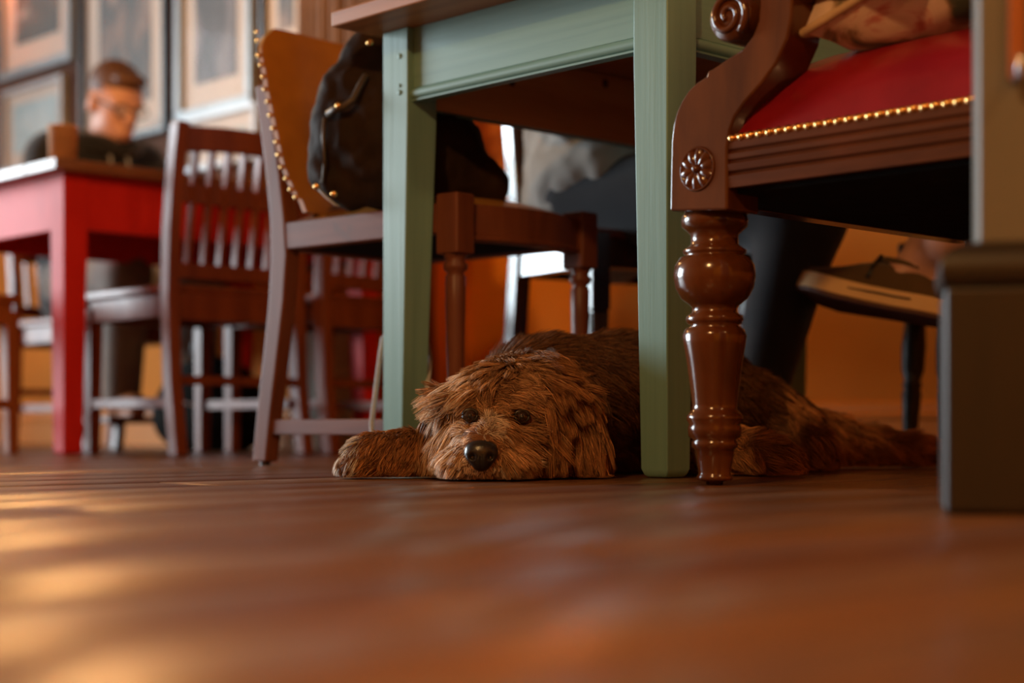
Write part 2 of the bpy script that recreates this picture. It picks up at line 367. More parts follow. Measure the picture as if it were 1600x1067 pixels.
while a < FA1:
    b = FB0-.1-random.random()*1.2
    while b < FB1:
        L = random.choice((1.9, 2.3, 2.7)); add_plank(a, b+L/2, L, random.choice(('plank', 'plank', 'plank_dark'))); b += L
    a += pw
# walls
struct(MB().box(FA0-.2, GA, GB, FB1+.1, -.02, 2.75).build('wall_back', 'brown_wall'))
struct(MB().box(GA, FA1+.1, FB1, FB1+.1, -.02, 2.75).build('wall_alcove', 'orange_wall'))
struct(MB().box(GA, FA1, FB1-.006, FB1, 0.80, 2.70).build('wall_upper', 'wallpaper'))
struct(MB().box(FA0-.1, GA+.004, GB-.006, GB, 0, 0.80).build('wall_dado', 'orange_wall'))
struct(MB().box(GA-.002, GA+.004, GB-.006, FB1, 0, 2.7).build('wall_return', 'orange_wall'))
def skirt(name, x0, x1, y):
    MBs = MB().prism([(y, 0), (y-.016, 0), (y-.016, .085), (y-.022, .09), (y-.022, .098), (y-.012, .104), (y-.01, .122), (y-.004, .13), (y, .13)], x0, x1, 'x')
    return struct(MBs.build(name, 'orange_trim'))
skirt('baseboard_back', FA0, GA, GB-.006); skirt('baseboard_alcove', GA+.004, FA1, FB1)
def dado(name, x0, x1, y):
    return struct(MB().prism([(y, .775), (y-.014, .78), (y-.022, .79), (y-.022, .80), (y-.012, .812), (y, .818)], x0, x1, 'x').build(name, 'orange_trim'))
dado('trim_1', FA0, GA, GB-.006); dado('trim_2', GA+.004, FA1, FB1-.006)
struct(MB().box(FA1, FA1+.1, FB0-.1, FB1+.1, -.02, 2.75).build('wall_right', 'orange_wall'))
struct(MB().box(FA0-.2, FA1+.1, FB0-.1, FB0, -.02, 2.75).build('wall_front', 'wall_cream'))
struct(MB().box(FA0-.4, FA1+.1, FB0-.1, FB1+.1, 2.7, 2.8).build('ceiling', 'ceiling'))
wl = MB(); x0, x1 = WALL_A-.2, WALL_A
wl.box(x0, x1, FB0-.1, WIN_B0, -.02, 2.75).box(x0, x1, WIN_B1, FB1+.1, -.02, 2.75).box(x0, x1, WIN_B0, WIN_B1, -.02, WIN_Z0).box(x0, x1, WIN_B0, WIN_B1, WIN_Z1, 2.75)
struct(wl.build('wall_left', 'wall_cream'))
win = struct(MB().box(x1-.02, x1+.05, WIN_B0-.05, WIN_B1+.05, WIN_Z0-.05, WIN_Z0).build('window_1', 'white_wood'))
for (y0, y1, z0, z1) in ((WIN_B0-.05, WIN_B1+.05, WIN_Z1, WIN_Z1+.05), (WIN_B0-.05, WIN_B0, WIN_Z0, WIN_Z1), (WIN_B1, WIN_B1+.05, WIN_Z0, WIN_Z1)):
    MB().box(x1-.04, x1+.02, y0, y1, z0, z1).build('window_frame', 'white_wood', win)
for t in (1/3, 2/3):
    y = WIN_B0+(WIN_B1-WIN_B0)*t; MB().box(x1-.04, x1, y-.03, y+.03, WIN_Z0, WIN_Z1).build('mullion', 'white_wood', win)
MB().box(x1-.04, x1, WIN_B0, WIN_B1, 1.75, 1.79).build('transom', 'white_wood', win)

# ================================================================== WARM LAMPS (pendants and alcove lamp are added, unseen)
def point(name, loc, power, rad=0.05, col=(1.0, 0.53, 0.19)):
    l = bpy.data.lights.new(name, 'POINT'); l.energy = power; l.color = col; l.shadow_soft_size = rad
    o = bpy.data.objects.new(name, l); C.objects.link(o); o.location = loc; return o
def pendant(loc, power, label):
    t = thing('added_pendant_lamp', label, 'lamp', loc)
    MB().lathe([(.004, 0), (.004, 2.7-loc[2])], n=8).build('cable', 'black', t)
    MB().lathe([(.17, -.20), (.165, -.19), (.06, -.03), (.03, .0), (.03, .01), (.025, .0), (.055, -.035), (.16, -.195)], n=28).build('lamp_shade', 'black', t, smooth=True)
    MB().lathe([(.004, -.05), (.02, -.06), (.03, -.10), (.026, -.13), (.01, -.15), (.002, -.152)], n=14).build('bulb', 'bulb', t, smooth=True)
    point('added_pendant_light', (loc[0], loc[1], loc[2]-.24), power, .08)
pendant((-0.35, -0.75, 2.05), 120, 'unseen black cone pendant lamp added as warm fill above the bare floor')  # unseen, added to warm the dog and floor from the front
pendant((0.9, 1.2, 2.05), 38, 'unseen black cone pendant lamp added as warm fill behind the red armchair')  # unseen, added to put warm light on the right-facing sides
pl_ = W(-45, 0, 4.2)
pendant((pl_.x, pl_.y, 1.66), 26, 'unseen black cone pendant lamp added above the red table for a floor streak')  # unseen, added to draw the amber streak on the floor
def sconce(loc, power, label):
    t = thing('wall_lamp', label, 'lamp', loc)
    MB().lathe([(.05, 0), (.05, .012), (.03, .02)], n=16, axis='y').build('back_plate', 'brass', t)
    MB().tube([(0, -.0, 0), (0, -.07, .0), (0, -.10, .04)], .008).build('arm', 'brass', t, smooth=True)
    MB().lathe([(.08, .04), (.05, .17), (.047, .17), (.077, .04)], cy=-.10, n=20).build('lamp_shade', 'shade', t, smooth=True)
    point('wall_light', (loc[0], loc[1]-.10, loc[2]+.09), power, .05)
sconce((WB(25, 0, GB).x, GB-.022, 1.98), 22, 'brass wall lamp with warm glowing shade above the pictures')
sconce((-3.35, FB1-.03, 1.70), 14, 'unseen brass wall lamp added beside the alcove return to light the orange wall')  # unseen lamp, added to brighten the orange wall

# ================================================================== GREEN TABLE
TA0, TA1, TB0, TB1 = -2.081, -1.467, 1.705, 2.80     # outer faces of the legs
HT, HB, LW, LWB = 0.717, 0.597, 0.063, 0.049
tb = thing('dining_table', 'sage green painted dining table with oiled wood top and square tapered legs', 'table', ((TA0+TA1)/2, (TB0+TB1)/2, 0))
ox, oy = (TA0+TA1)/2, (TB0+TB1)/2
def table_leg(parent, xo, yo, sx, sy, ht, hb, lw, lwb, mat, chamfer=.012):
    # outer corner at (xo, yo); the leg grows towards (-sx, -sy); only the two inner faces taper
    def ring(w_, z, c=0.0):
        xs = sorted((xo, xo-sx*w_)); ys = sorted((yo, yo-sy*w_))
        return [(xs[0]+c, ys[0]+c, z), (xs[1]-c, ys[0]+c, z), (xs[1]-c, ys[1]-c, z), (xs[0]+c, ys[1]-c, z)]
    m = MB(); rings = [ring(lwb, 0, .007), ring(lwb, .004, .003), ring(lwb, chamfer), ring(lw, hb-.02), ring(lw, ht)]
    m.sheet(rings, closed=True); m.f += [(3, 2, 1, 0), (16, 17, 18, 19)]
    return m.build('leg', mat, parent, bevel=.0022)
legs = {}
for sx in (-1, 1):
    for sy in (-1, 1):
        legs[(sx, sy)] = table_leg(tb, (TA1 if sx > 0 else TA0)-ox, (TB1 if sy > 0 else TB0)-oy, sx, sy, HT, HB, LW, LWB, 'teal')
# wooden plugs over the joints of one leg
for dz, sz in ((.045, .0042), (.093, .003), (.104, .0045)):
    MB().lathe([(sz, 0), (sz, -.0012), (sz*.6, -.002)], n=12, axis='y', cx=TA0-ox+.043, cy=TB0-oy, z0=HT-dz).build('plug', 'teal', tb, smooth=True)
sb = .012
def apron(x0, x1, y0, y1, outer):
    ap = MB().box(x0-ox, x1-ox, y0-oy, y1-oy, HB+.002, HT).build('apron', 'teal_h' if outer in 'ns' else 'teal_v', tb, bevel=.001)
    m = MB(); prof = []
    for k in range(9):
        t = PI*k/8-PI/2; prof.append((.007*math.cos(t), HB+.0125+.0085*math.sin(t)))
    prof = [(0, HB+.022), (.0, HB)]+[(.004, HB), (.0045, HB+.003)]+prof+[(.0015, HB+.0215)]
    if outer == 's': m.prism([(y0-oy-d, z) for d, z in prof], x0-ox, x1-ox, 'x')
    if outer == 'n': m.prism([(y1-oy+d, z) for d, z in prof], x0-ox, x1-ox, 'x')
    if outer == 'e': m.prism([(x1-ox+d, z) for d, z in prof], y0-oy, y1-oy, 'y')
    if outer == 'w': m.prism([(x0-ox-d, z) for d, z in prof], y0-oy, y1-oy, 'y')
    m.build('bead_moulding', ap.data.materials[0], ap, bevel=.0006)
M['teal_v'] = mat_grain('teal_paint_long_rail', (0.135, 0.268, 0.232), (0.165, 0.31, 0.27), 0.42, (60, 1.2, 60), (0.185, 0.33, 0.287), 0.18)
apron(TA0+LW, TA1-LW, TB0+sb, TB0+sb+.022, 's'); apron(TA0+LW, TA1-LW, TB1-sb-.022, TB1-sb, 'n')
apron(TA1-sb-.022, TA1-sb, TB0+LW, TB1-LW, 'e'); apron(TA0+sb, TA0+sb+.022, TB0+LW, TB1-LW, 'w')
ln = MB().box(TA0+sb+.022-ox, TA0+sb+.030-ox, TB0+LW-oy, TB1-LW-oy, HB-.001, HT-.002).build('apron_lining', 'pine', tb)
tag(ln, 'bare knotty pine inner face of the apron')
for px, py, r in ((800, 128, .008), (946, 130, .0085)):
    p = WAx(px, py, TA0+sb+.0302)
    MB().lathe([(r, 0), (r*.7, .0006)], n=12, axis='x', cx=p.x-ox, cy=p.y-oy, z0=p.z).build('knot', 'knot', ln)
top = MB().box(-2.110-ox, -1.438-ox, 1.620-oy, 2.885-oy, HT, .743).build('tabletop', 'oak_top', tb, bevel=.004, seg=3)

# ================================================================== MUSTARD CHAIR
mc_o = c2w(-.421, 2.94); mc_f = (c2w(.750, -.662)).normalized(); mc_r = math.atan2(mc_f.y, mc_f.x)
mc = thing('side_chair', 'wooden side chair with nailed mustard leather back and seat, holding a dark bag', 'chair', mc_o, mc_r)
def mcs(px, py):      # pixel -> (forward, height) in the plane of the chair's near side
    r = (px-800)/FPX; s = (2.94*r+.421)/(.75+.662*r); D = 2.94-.662*s
    return s, HC+(HOR-py)/FPX*D
WM = 0.36             # chair width
def post(parent, pts, y0, y1, hw, mat):
    rows = []
    for i, (x, z) in enumerate(pts):
        h = hw[i]; rows.append([(x-h, y0, z), (x+h, y0, z), (x+h, y1, z), (x-h, y1, z)])
    m = MB().sheet(rows, closed=True); n = len(rows)
    m.f += [(3, 2, 1, 0), tuple(4*(n-1)+k for k in range(4))]
    return m.build('back_leg', mat, parent, bevel=.004, subd=0)
pp = [(405, 724.5), (413, 640), (424, 545), (432, 470), (436, 400), (434, 345), (427, 275), (418, 205), (407, 132)]
pts = [mcs(*p) for p in pp]; pts[0] = (pts[0][0], 0.006)
hw = [.019, .0195, .020, .021, .022, .020, .019, .0185, .015]
for y in (-.002, WM-.03): 
    bl = post(mc, pts, y, y+.032, hw, 'walnut')
    MB().lathe([(.010, 0), (.010, .008)], n=12, cx=pts[0][0], cy=y+.016).build('glide', 'black', bl)
# upholstered back
nl = [(405.5, 44), (405.5, 50), (407, 64), (408, 87), (411.7, 101.6), (415, 120), (417.6, 139.5), (422, 159), (426, 180), (430.8, 200.5), (435.6, 222), (439, 242), (444, 261), (451, 279), (458, 296), (466, 308), (478, 323)]
ns = [mcs(*p) for p in nl]
def nail_at(z):
    zs = [q[1] for q in ns][::-1]; xs = [q[0] for q in ns][::-1]; return float(np.interp(z, zs, xs))
zt, zb = ns[0][1]+.004, ns[-1][1]-.01
rows_f = []; rows_b = []; NJ = 17
for i in range(19):
    t = i/18; z = zb+(zt-zb)*t; rf = []; rb = []
    ins = .05*max(0, (t-.86)/.14)**2.2
    for j in range(NJ):
        u = j/(NJ-1); y = ins*.7-.004+(WM+.008-1.4*ins)*u
        edge = min(1, 4.5*min(u, 1-u)); eh = min(1, 6*min(t+.02, 1-t+.04))
        bulge = .020*math.sin(edge*PI/2)*math.sin(eh*PI/2)-.022*math.sin(PI*u)
        zz = z+.012*math.sin(PI*u)*max(0, t-.6)
        rf.append((nail_at(z)+.006+bulge, y, zz)); rb.append((nail_at(z)-.004-.034*math.sin(PI*u)**.6, y, zz))
    rows_f.append(rf); rows_b.append(rb[::-1])
m = MB(); m.sheet([rf+rb for rf, rb in zip(rows_f, rows_b)], closed=True)
nn = 2*NJ; m.f += [tuple(range(nn))[::-1], tuple(18*nn+k for k in range(nn))]
back = smooth_angle(m.build('backrest', 'mustard', mc), 1.0)
nm = MB().lathe([(.0048, 0), (.0045, .0016), (.003, .003), (.001, .0036)], n=10, axis='y', z0=0)
n0 = None
acc = []; 
for i in range(1, len(ns)-1): acc.append(ns[i])
for (x, z) in acc:
    if n0 is None:
        n0 = MB().lathe([(.0050, 0), (.0046, -.0018), (.003, -.0034), (.001, -.004)], n=10, axis='y').build('nail', 'brass', back, smooth=True)
        n0.location = (x-.002, -.004, z)
    else: share(n0, 'nail', (x-.002, -.004, z), back)
# seat
zs0, zs1 = .388, .437; FX = .452
for y in (0.0, WM-.026):
    MB().box(.018, FX-.03, y, y+.026, zs0, zs1).build('seat_rail', 'walnut_h', mc, bevel=.003)
MB().box(-.01, .02, .02, WM-.02, zs0, zs1).build('seat_rail', 'walnut', mc, bevel=.003)
fr = []
for k in range(13):
    u = k/12; fr.append((FX-.022+.035*math.sin(PI*u)*1.0, .03+(WM-.06)*u))
m = MB(); rows = []
for (x, y), u in zip(fr, [k/12 for k in range(13)]):
    dz = .018*math.sin(PI*u)
    rows.append([(x-.024, y, zs0-.012), (x, y, zs0-.012), (x+.004, y, zs0-.010), (x+.004, y, zs0-.003), (x, y, zs0), (x, y, zs1), (x-.024, y, zs1)])
m.sheet(rows, closed=True).build('front_rail', 'walnut', mc, smooth=False, bevel=.001)
rows = []
for i in range(15):
    t = i/14; row = []
    for j in range(15):
        u = j/14; e = min(1, 5*min(u, 1-u, t, 1-t)); fx = .012+(FX-.03-.012+.034*math.sin(PI*u))*t
        row.append((fx, .006+(WM-.012)*u, zs1-.004+.026*math.sin(e*PI/2)+.006*math.sin(PI*u)*math.sin(PI*t)))
    rows.append(row)
low = [[(p[0], p[1], zs1-.014) for p in r] for r in rows]
m = MB(); m.sheet(rows); m.sheet([r[::-1] for r in low])
rim = lambda R: R[0]+[r[-1] for r in R[1:]]+R[-1][::-1][1:]+[r[0] for r in R[::-1][1:-1]]
m.sheet([rim(rows), rim(low)], closed=True)
smooth_angle(m.build('seat_cushion', 'olive_leather', mc), .9)
MB().box(.02, FX-.02, .026, WM-.026, zs0+.004, zs0+.012).build('webbing_cloth', 'black_cloth', mc)
lp = [(.009, 0), (.012, .004), (.011, .03), (.014, .16), (.0165, .27), (.017, .315), (.013, .322), (.020, .328), (.020, .336), (.015, .342), (.019, .349), (.02, .354)]
for y in (.018, WM-.018):
    lg = MB().lathe(lp, cx=FX-.03, cy=y, n=18).build('front_leg', 'walnut', mc, smooth=True)
    MB().box(FX-.054, FX-.006, y-.022, y+.022, .352, .452).build('corner_block', 'walnut', lg, bevel=.004)
s0, z0 = mcs(427, 680); s1, z1 = mcs(600, 656)
for y in (.004, WM-.024):
    MB().box(pts[1][0]+.012, FX-.035, y, y+.02, .056, .083).build('stretcher', 'walnut_h', mc, bevel=.002)
MB().box(.19, .21, .02, WM-.02, .06, .082).build('stretcher', 'walnut', mc, bevel=.002)

# ================================================================== BAG ON THE MUSTARD CHAIR
# laid out in the camera's right / depth frame and turned with the yaw
bg_o = c2w(-.13, 2.86, 0.0)
def bc(px, py, D): X = (px-800)/FPX*D; return (X+.13, D-2.86, HC+(HOR-py)/FPX*D)
bag = thing('satchel_bag', 'slouching dark brown canvas bag propped against the mustard leather chair back', 'bag', bg_o, YAW)
pr = []
for (px, py, D, r) in ((575, 95, 2.80, .038), (605, 110, 2.80, .04), (556, 165, 2.80, .062), (610, 180, 2.78, .075), (548, 240, 2.80, .062), (620, 240, 2.78, .08), (545, 284, 2.80, .046), (620, 282, 2.78, .050), (680, 268, 2.80, .058), (735, 286, 2.82, .040), (764, 288, 2.83, .026), (660, 215, 2.80, .055), (700, 235, 2.82, .045)):
    p = bc(px, py, D); pr.append(ell(p, (r, r*.85, r)))
pr += chain([bc(579, 66, 2.79), bc(545, 130, 2.79), bc(512, 200, 2.79), bc(503, 280, 2.79)], [.014, .022, .022, .018])
pr += chain([bc(590, 72, 2.80), bc(700, 190, 2.82), bc(770, 292, 2.84)], [.022, .028, .018])
bb = blob_obj('bag_body', pr, .008, .012, 'bag', bag)
md = bb.modifiers.new('creases', 'DISPLACE'); tx = bpy.data.textures.new('crease', 'CLOUDS'); tx.noise_scale = .055; tx.noise_depth = 2
md.texture = tx; md.strength = .026; md.mid_level = .5; md.texture_coords = 'LOCAL'
MB().tube([bc(512, 178, 2.735), bc(525, 170, 2.72), bc(540, 165, 2.71), bc(552, 155, 2.71), bc(562, 135, 2.72), bc(572, 118, 2.73)], .006, 6).build('flap_edge', 'bag_edge', bag, smooth=True)
MB().tube([bc(507, 185, 2.745), bc(505, 215, 2.74), bc(508, 250, 2.74), bc(503, 285, 2.745)], .0035, 6).build('seam_piping', 'bag_edge', bag, smooth=True)
MB().tube([bc(495, 292, 2.74), bc(508, 306, 2.72), bc(524, 320, 2.70), bc(530, 322, 2.70)], .0035, 6, .5).build('strap', 'cord', bag, smooth=True)
MB().tube([bc(776, 290, 2.83), bc(786, 312, 2.85), bc(797, 334, 2.86)], .007, 6, .5).build('shoulder_strap', 'bag', bag, smooth=True)
for px, py in ((578, 67), (529, 165), (495, 291), (522, 303)):
    q = bc(px, py, 2.715); MB().lathe([(.006, 0), (.0055, -.003), (.003, -.005)], n=12, axis='y', cx=q[0], cy=q[1], z0=q[2]).build('buckle_stud', 'brass', bag, smooth=True)

# ================================================================== RED ARMCHAIR
AB0 = 1.515; AW = 0.74; LA, LB = -1.268, 1.562
ac = thing('library_armchair', 'mahogany scroll-arm armchair with nailed red leather seat and turned front legs', 'chair', (-1.0, 1.88, 0))
def al(a_, b_, z): return (a_+1.0, b_-1.88, z)
# turned front legs (profile traced from the near one, px -> m at its distance)
k = 2.0/FPX; prof_px = [(13, 758), (14, 752), (27, 750), (29, 746), (26, 742), (25, 738), (29, 715), (31, 702), (36, 698), (36, 690), (33, 687), (41, 682), (42, 668), (40, 663), (44, 656), (44, 650), (40, 645), (35, 640), (35, 632), (37, 615), (43, 570), (48, 540), (50, 525), (46, 515), (36, 509), (43, 505), (45, 499), (43, 494), (35, 489), (34, 482), (39, 477), (52, 467), (61, 450), (64, 432), (62, 416), (54, 403), (44, 400), (49, 397), (50, 392), (42, 387), (37, 383), (37, 368), (44, 361), (51, 355), (52, 345), (50, 338), (44, 331)]
prof = [(r*k, max(0, HC+(HOR-y)*k)) for r, y in prof_px]; z_off = prof[0][1]; prof = [(r, z-z_off) for r, z in prof]
for b_ in (LB, LB+AW-.094):
    MB().lathe(prof, cx=LA+1.0, cy=b_-1.88, n=32).build('front_leg', 'mahog', ac, smooth=True)
# scroll arm supports: outline in the side plane
sp = [(1046, 330), (1047, 270), (1048, 222), (1051, 196), (1056, 176), (1064, 158), (1075, 141), (1088, 129), (1103, 119), (1105, 110), (1112, 108), (1135, 92), (1160, 76), (1175, 56), (1184, 32), (1186, 5), (1182, -22), (1170, -40), (1150, -50), (1132, -42), (1150, -72), (1185, -80), (1400, -95), (1400, -45), (1262, -30), (1238, -8), (1237, 25), (1230, 60), (1212, 100), (1189, 131), (1164, 159), (1148, 182), (1140, 204), (1136, 230), (1136, 328)]
poly = []
for px, py in sp:
    q = WB(px, py, AB0); poly.append((q.x+1.0, q.z))
vol = WB(1143, 26, AB0)
for y0 in (AB0, AB0+AW-.062):
    arm = MB().prism(poly, y0-1.88, y0+.062-1.88, 'y').build('scroll_arm', 'mahog', ac, bevel=.006, seg=3)
    R = .030
    MB().lathe([(R*.9, -.006), (R, 0), (R, .062), (R*.9, .068)], n=28, axis='y', cx=vol.x+1, cy=y0-1.88, z0=vol.z).build('volute', 'mahog', arm, smooth=True)
    sy = -1 if y0 == AB0 else 1; yy = y0-1.88 if sy < 0 else y0-1.88+.062
    spir = []
    for i in range(34):
        t = i/33; an = -.9+t*3.6*PI; rr = R*(.93-.78*t); spir.append((vol.x+1+rr*math.cos(an), yy+sy*.007, vol.z+rr*math.sin(an)))
    MB().tube(spir, [.0048-.0015*i/33 for i in range(34)], 8, up=(0, 1, 0)).build('volute_scroll', 'mahog', arm, smooth=True)
    # rosette
    rc = WB(1090, 264, AB0); Rr = .0235
    MB().lathe([(Rr*1.12, 0), (Rr*1.15, sy*.001), (Rr*1.06, sy*.0028), (Rr*1.02, sy*.0005)], n=28, axis='y', cx=rc.x+1, cy=yy, z0=rc.z).build('rosette_ring', 'mahog', arm, smooth=True)
    for q in range(10):
        an = 2*PI*q/10+.2; m = MB(); rows = []
        for i in range(7):
            t = i/6; r_ = Rr*(.22+.78*t); wd = Rr*.30*math.sin(min(1, .35+t*.8)*PI*.62)*(1 if t < .9 else .72); rows.append([])
            for j in range(5):
                u = j/4*2-1; rx, rz = r_, wd*u
                hgt = .0052*(1-u*u)*(.55+.45*math.sin(PI*t))
                rows[-1].append((rc.x+1+rx*math.cos(an)-rz*math.sin(an), yy+sy*hgt, rc.z+rx*math.sin(an)+rz*math.cos(an)))
        m.sheet(rows).build('petal', 'mahog', arm, smooth=True)
    MB().lathe([(.0055, sy*.001), (.0052, sy*.005), (.003, sy*.0075), (.001, sy*.0082)], n=12, axis='y', cx=rc.x+1, cy=yy, z0=rc.z).build('rosette_button', 'mahog', arm, smooth=True)
# side rails with reeding, front rail, back
for y0, sy in ((AB0+.006, -1), (AB0+AW-.006, 1)):
    d = lambda v: y0-1.88-sy*0+sy*v
    pf = [(0, .352), (.003, .352), (.004, .366), (.000, .369), (.004, .372), (.005, .380), (.001, .383), (.004, .386), (.004, .392), (.0, .395), (.003, .398), (.003, .408), (-.03, .408), (-.03, .352)]
    MB().prism([(d(v), z) for v, z in pf], LA+.045+1.0, -.62+1.0, 'x').build('side_rail', 'mahog_rail', ac, bevel=.0008)
MB().box(LA-.045+1, LA-.012+1, AB0+.06-1.88, AB0+AW-.06-1.88, .346, .408).build('front_rail', 'mahog', ac, bevel=.003)
MB().box(-.66+1, -.62+1, AB0+.03-1.88, AB0+AW-.03-1.88, .352, .408).build('back_rail', 'mahog', ac)
MB().box(LA-.02+1, -.64+1, AB0+.02-1.88, AB0+AW-.02-1.88, .347, .352).build('dust_cover', 'black_cloth', ac)
rows = []; a0, a1, b0, b1 = LA+.012+1, -.63+1, AB0+.012-1.88, AB0+AW-.012-1.88
for i in range(27):
    t = i/26; row = []
    for j in range(31):
        u = j/30; et = min(1, 3.6*min(t+.06, 1-t)); eu = min(1, 6.0*min(u, 1-u))
        h = math.sin(et*PI/2)**.6*math.sin(eu*PI/2)**.5
        gath = .0022*math.sin(t*95+3*math.sin(t*31))*max(0, 1-abs(u*14-.7)) if u < .2 else 0
        row.append((a0+(a1-a0)*t, b0+(b1-b0)*u, .408+.108*h+gath))
    rows.append(row)
seat = MB().sheet(rows).build('seat_cushion', 'red_leather', ac, smooth=True)
n1 = None; q0 = -1.207; nn = int((-.66-q0)/.0136)
for i in range(nn):
    x = q0+i*.0136
    if n1 is None:
        n1 = MB().lathe([(.0052, 0), (.0048, -.002), (.003, -.0038), (.001, -.0045)], n=10, axis='y').build('nail', 'brass', seat, smooth=True); n1.location = (x+1, AB0+.004-1.88, .4105)
    else: share(n1, 'nail', (x+1, AB0+.004-1.88, .4105), seat)
MB().box(q0-.005+1, -.65+1, AB0+.0045-1.88, AB0+.012-1.88, .4065, .4145).build('brass_gimp', 'brass', seat)
# upholstered back frame and rear legs (out of the photograph's frame)
MB().box(-.66+1, -.60+1, AB0+.02-1.88, AB0+AW-.02-1.88, .40, 1.02).build('backrest', 'red_leather', ac, bevel=.03, seg=4)
for b_ in (AB0+.03, AB0+AW-.075):
    MB().bar((-.635+1, b_+.022-1.88, .40), (-.57+1, b_+.022-1.88, .0), .045, .045, (0, 1, 0), (.032, .032)).build('back_leg', 'mahog', ac, bevel=.004)
    MB().bar((-.635+1, b_+.022-1.88, .36), (-.60+1, b_+.022-1.88, 1.06), .045, .04, (0, 1, 0)).build('back_post', 'mahog', ac, bevel=.006)

# ================================================================== FLORAL CUSHION
pil = thing('scatter_cushion', 'floral pink and tan fabric cushion with piped edge lying on the red leather seat', 'cushion', (-.975, 1.80, .660), 0)
def pillow_pt(u, v, side):
    e = (1-abs(u)**2.6)*(1-abs(v)**2.6); pinch = 1-.10*(1-abs(u))*abs(v)**3-.10*(1-abs(v))*abs(u)**3
    return Vector((u*.235*pinch, v*.235*pinch, side*.105*max(0, e)**.42))
Rp = Matrix.Rotation(math.radians(-22), 3, 'Y') @ Matrix.Rotation(math.radians(16), 3, 'X') @ Matrix.Rotation(math.radians(12), 3, 'Z')
m = MB()
for sd in (1, -1):
    m.sheet([[Rp @ pillow_pt(i/10-1, j/10-1, sd) for j in range(21)] for i in range(21)])
m.build('cushion_cover', 'floral', pil, smooth=True)
edge = [(i/10-1, -1) for i in range(21)]+[(1, j/10-1) for j in range(1, 21)]+[(1-i/10, 1) for i in range(1, 21)]+[(-1, 1-j/10) for j in range(1, 21)]
MB().tube([Rp @ pillow_pt(u, v, 0) for u, v in edge], .0055, 8).build('piping', mat_noise('cushion_piping', (.42, .26, .13), (.5, .32, .17), .7, 60), pil, smooth=True)

# ================================================================== POST IN FRONT, RIGHT
pst = thing('pillar', 'tan painted square pillar on a dark moulded wooden plinth', 'pillar', c2w(.347, 1.31), YAW-math.radians(13))
MB().box(0, .36, 0, .13, 0, .185).build('plinth', 'plinth', pst, bevel=.006)
m = MB(); rows = []
for off, z in ((.0, .185), (.002, .188), (.004, .196), (.003, .205), (-.004, .214), (-.014, .219), (-.022, .221)):
    rows.append([(-off, -off, z), (.36+off, -off, z), (.36+off, .13+off, z), (-off, .13+off, z)])
m.sheet(rows, closed=True); m.f.append(tuple(len(m.v)-4+q for q in range(4)))
m.build('plinth_cap', 'plinth', pst, bevel=.002)
MB().box(.027, .335, .022, .11, .218, 2.7).build('shaft', 'post_paint', pst, bevel=.005, seg=3)
hk = MB().box(.050, .064, .016, .022, .35, .45).build('hook_plate', 'honey', pst, bevel=.003)
MB().tube([(.057, .018, .362), (.057, .006, .347), (.058, .0, .352), (.058, -.002, .366)], .0035, 8).build('hook', 'steel', hk, smooth=True)

# ================================================================== RED TABLE
RA1, RB0 = -3.63, 1.97; RA0, RB1 = RA1-.68, 2.96; RH, RHB = .69, .555
rt = thing('dining_table', 'glossy red painted dining table with worn brown plank top', 'table', ((RA0+RA1)/2, (RB0+RB1)/2, 0))
rx, ry = (RA0+RA1)/2, (RB0+RB1)/2
for sx in (-1, 1):
    for sy in (-1, 1):
        table_leg(rt, (RA1 if sx > 0 else RA0)-rx, (RB1 if sy > 0 else RB0)-ry, sx, sy, RH, RHB, .066, .052, 'red_paint', .006)
for (x0, x1, y0, y1) in ((RA0+.066, RA1-.066, RB0+.006, RB0+.028), (RA0+.066, RA1-.066, RB1-.028, RB1-.006), (RA1-.028, RA1-.006, RB0+.066, RB1-.066), (RA0+.006, RA0+.028, RB0+.066, RB1-.066)):
    MB().box(x0-rx, x1-rx, y0-ry, y1-ry, RHB, RH).build('apron', 'red_paint', rt, bevel=.002)
for i in range(5):
    w_ = (RA1-RA0+.09)/5; x0 = RA0-.045+i*w_-rx
    MB().box(x0+.001, x0+w_-.001, RB0-.045-ry, RB1+.045-ry, RH, RH+.028).build('top_plank', 'brown_top', rt, bevel=.003)

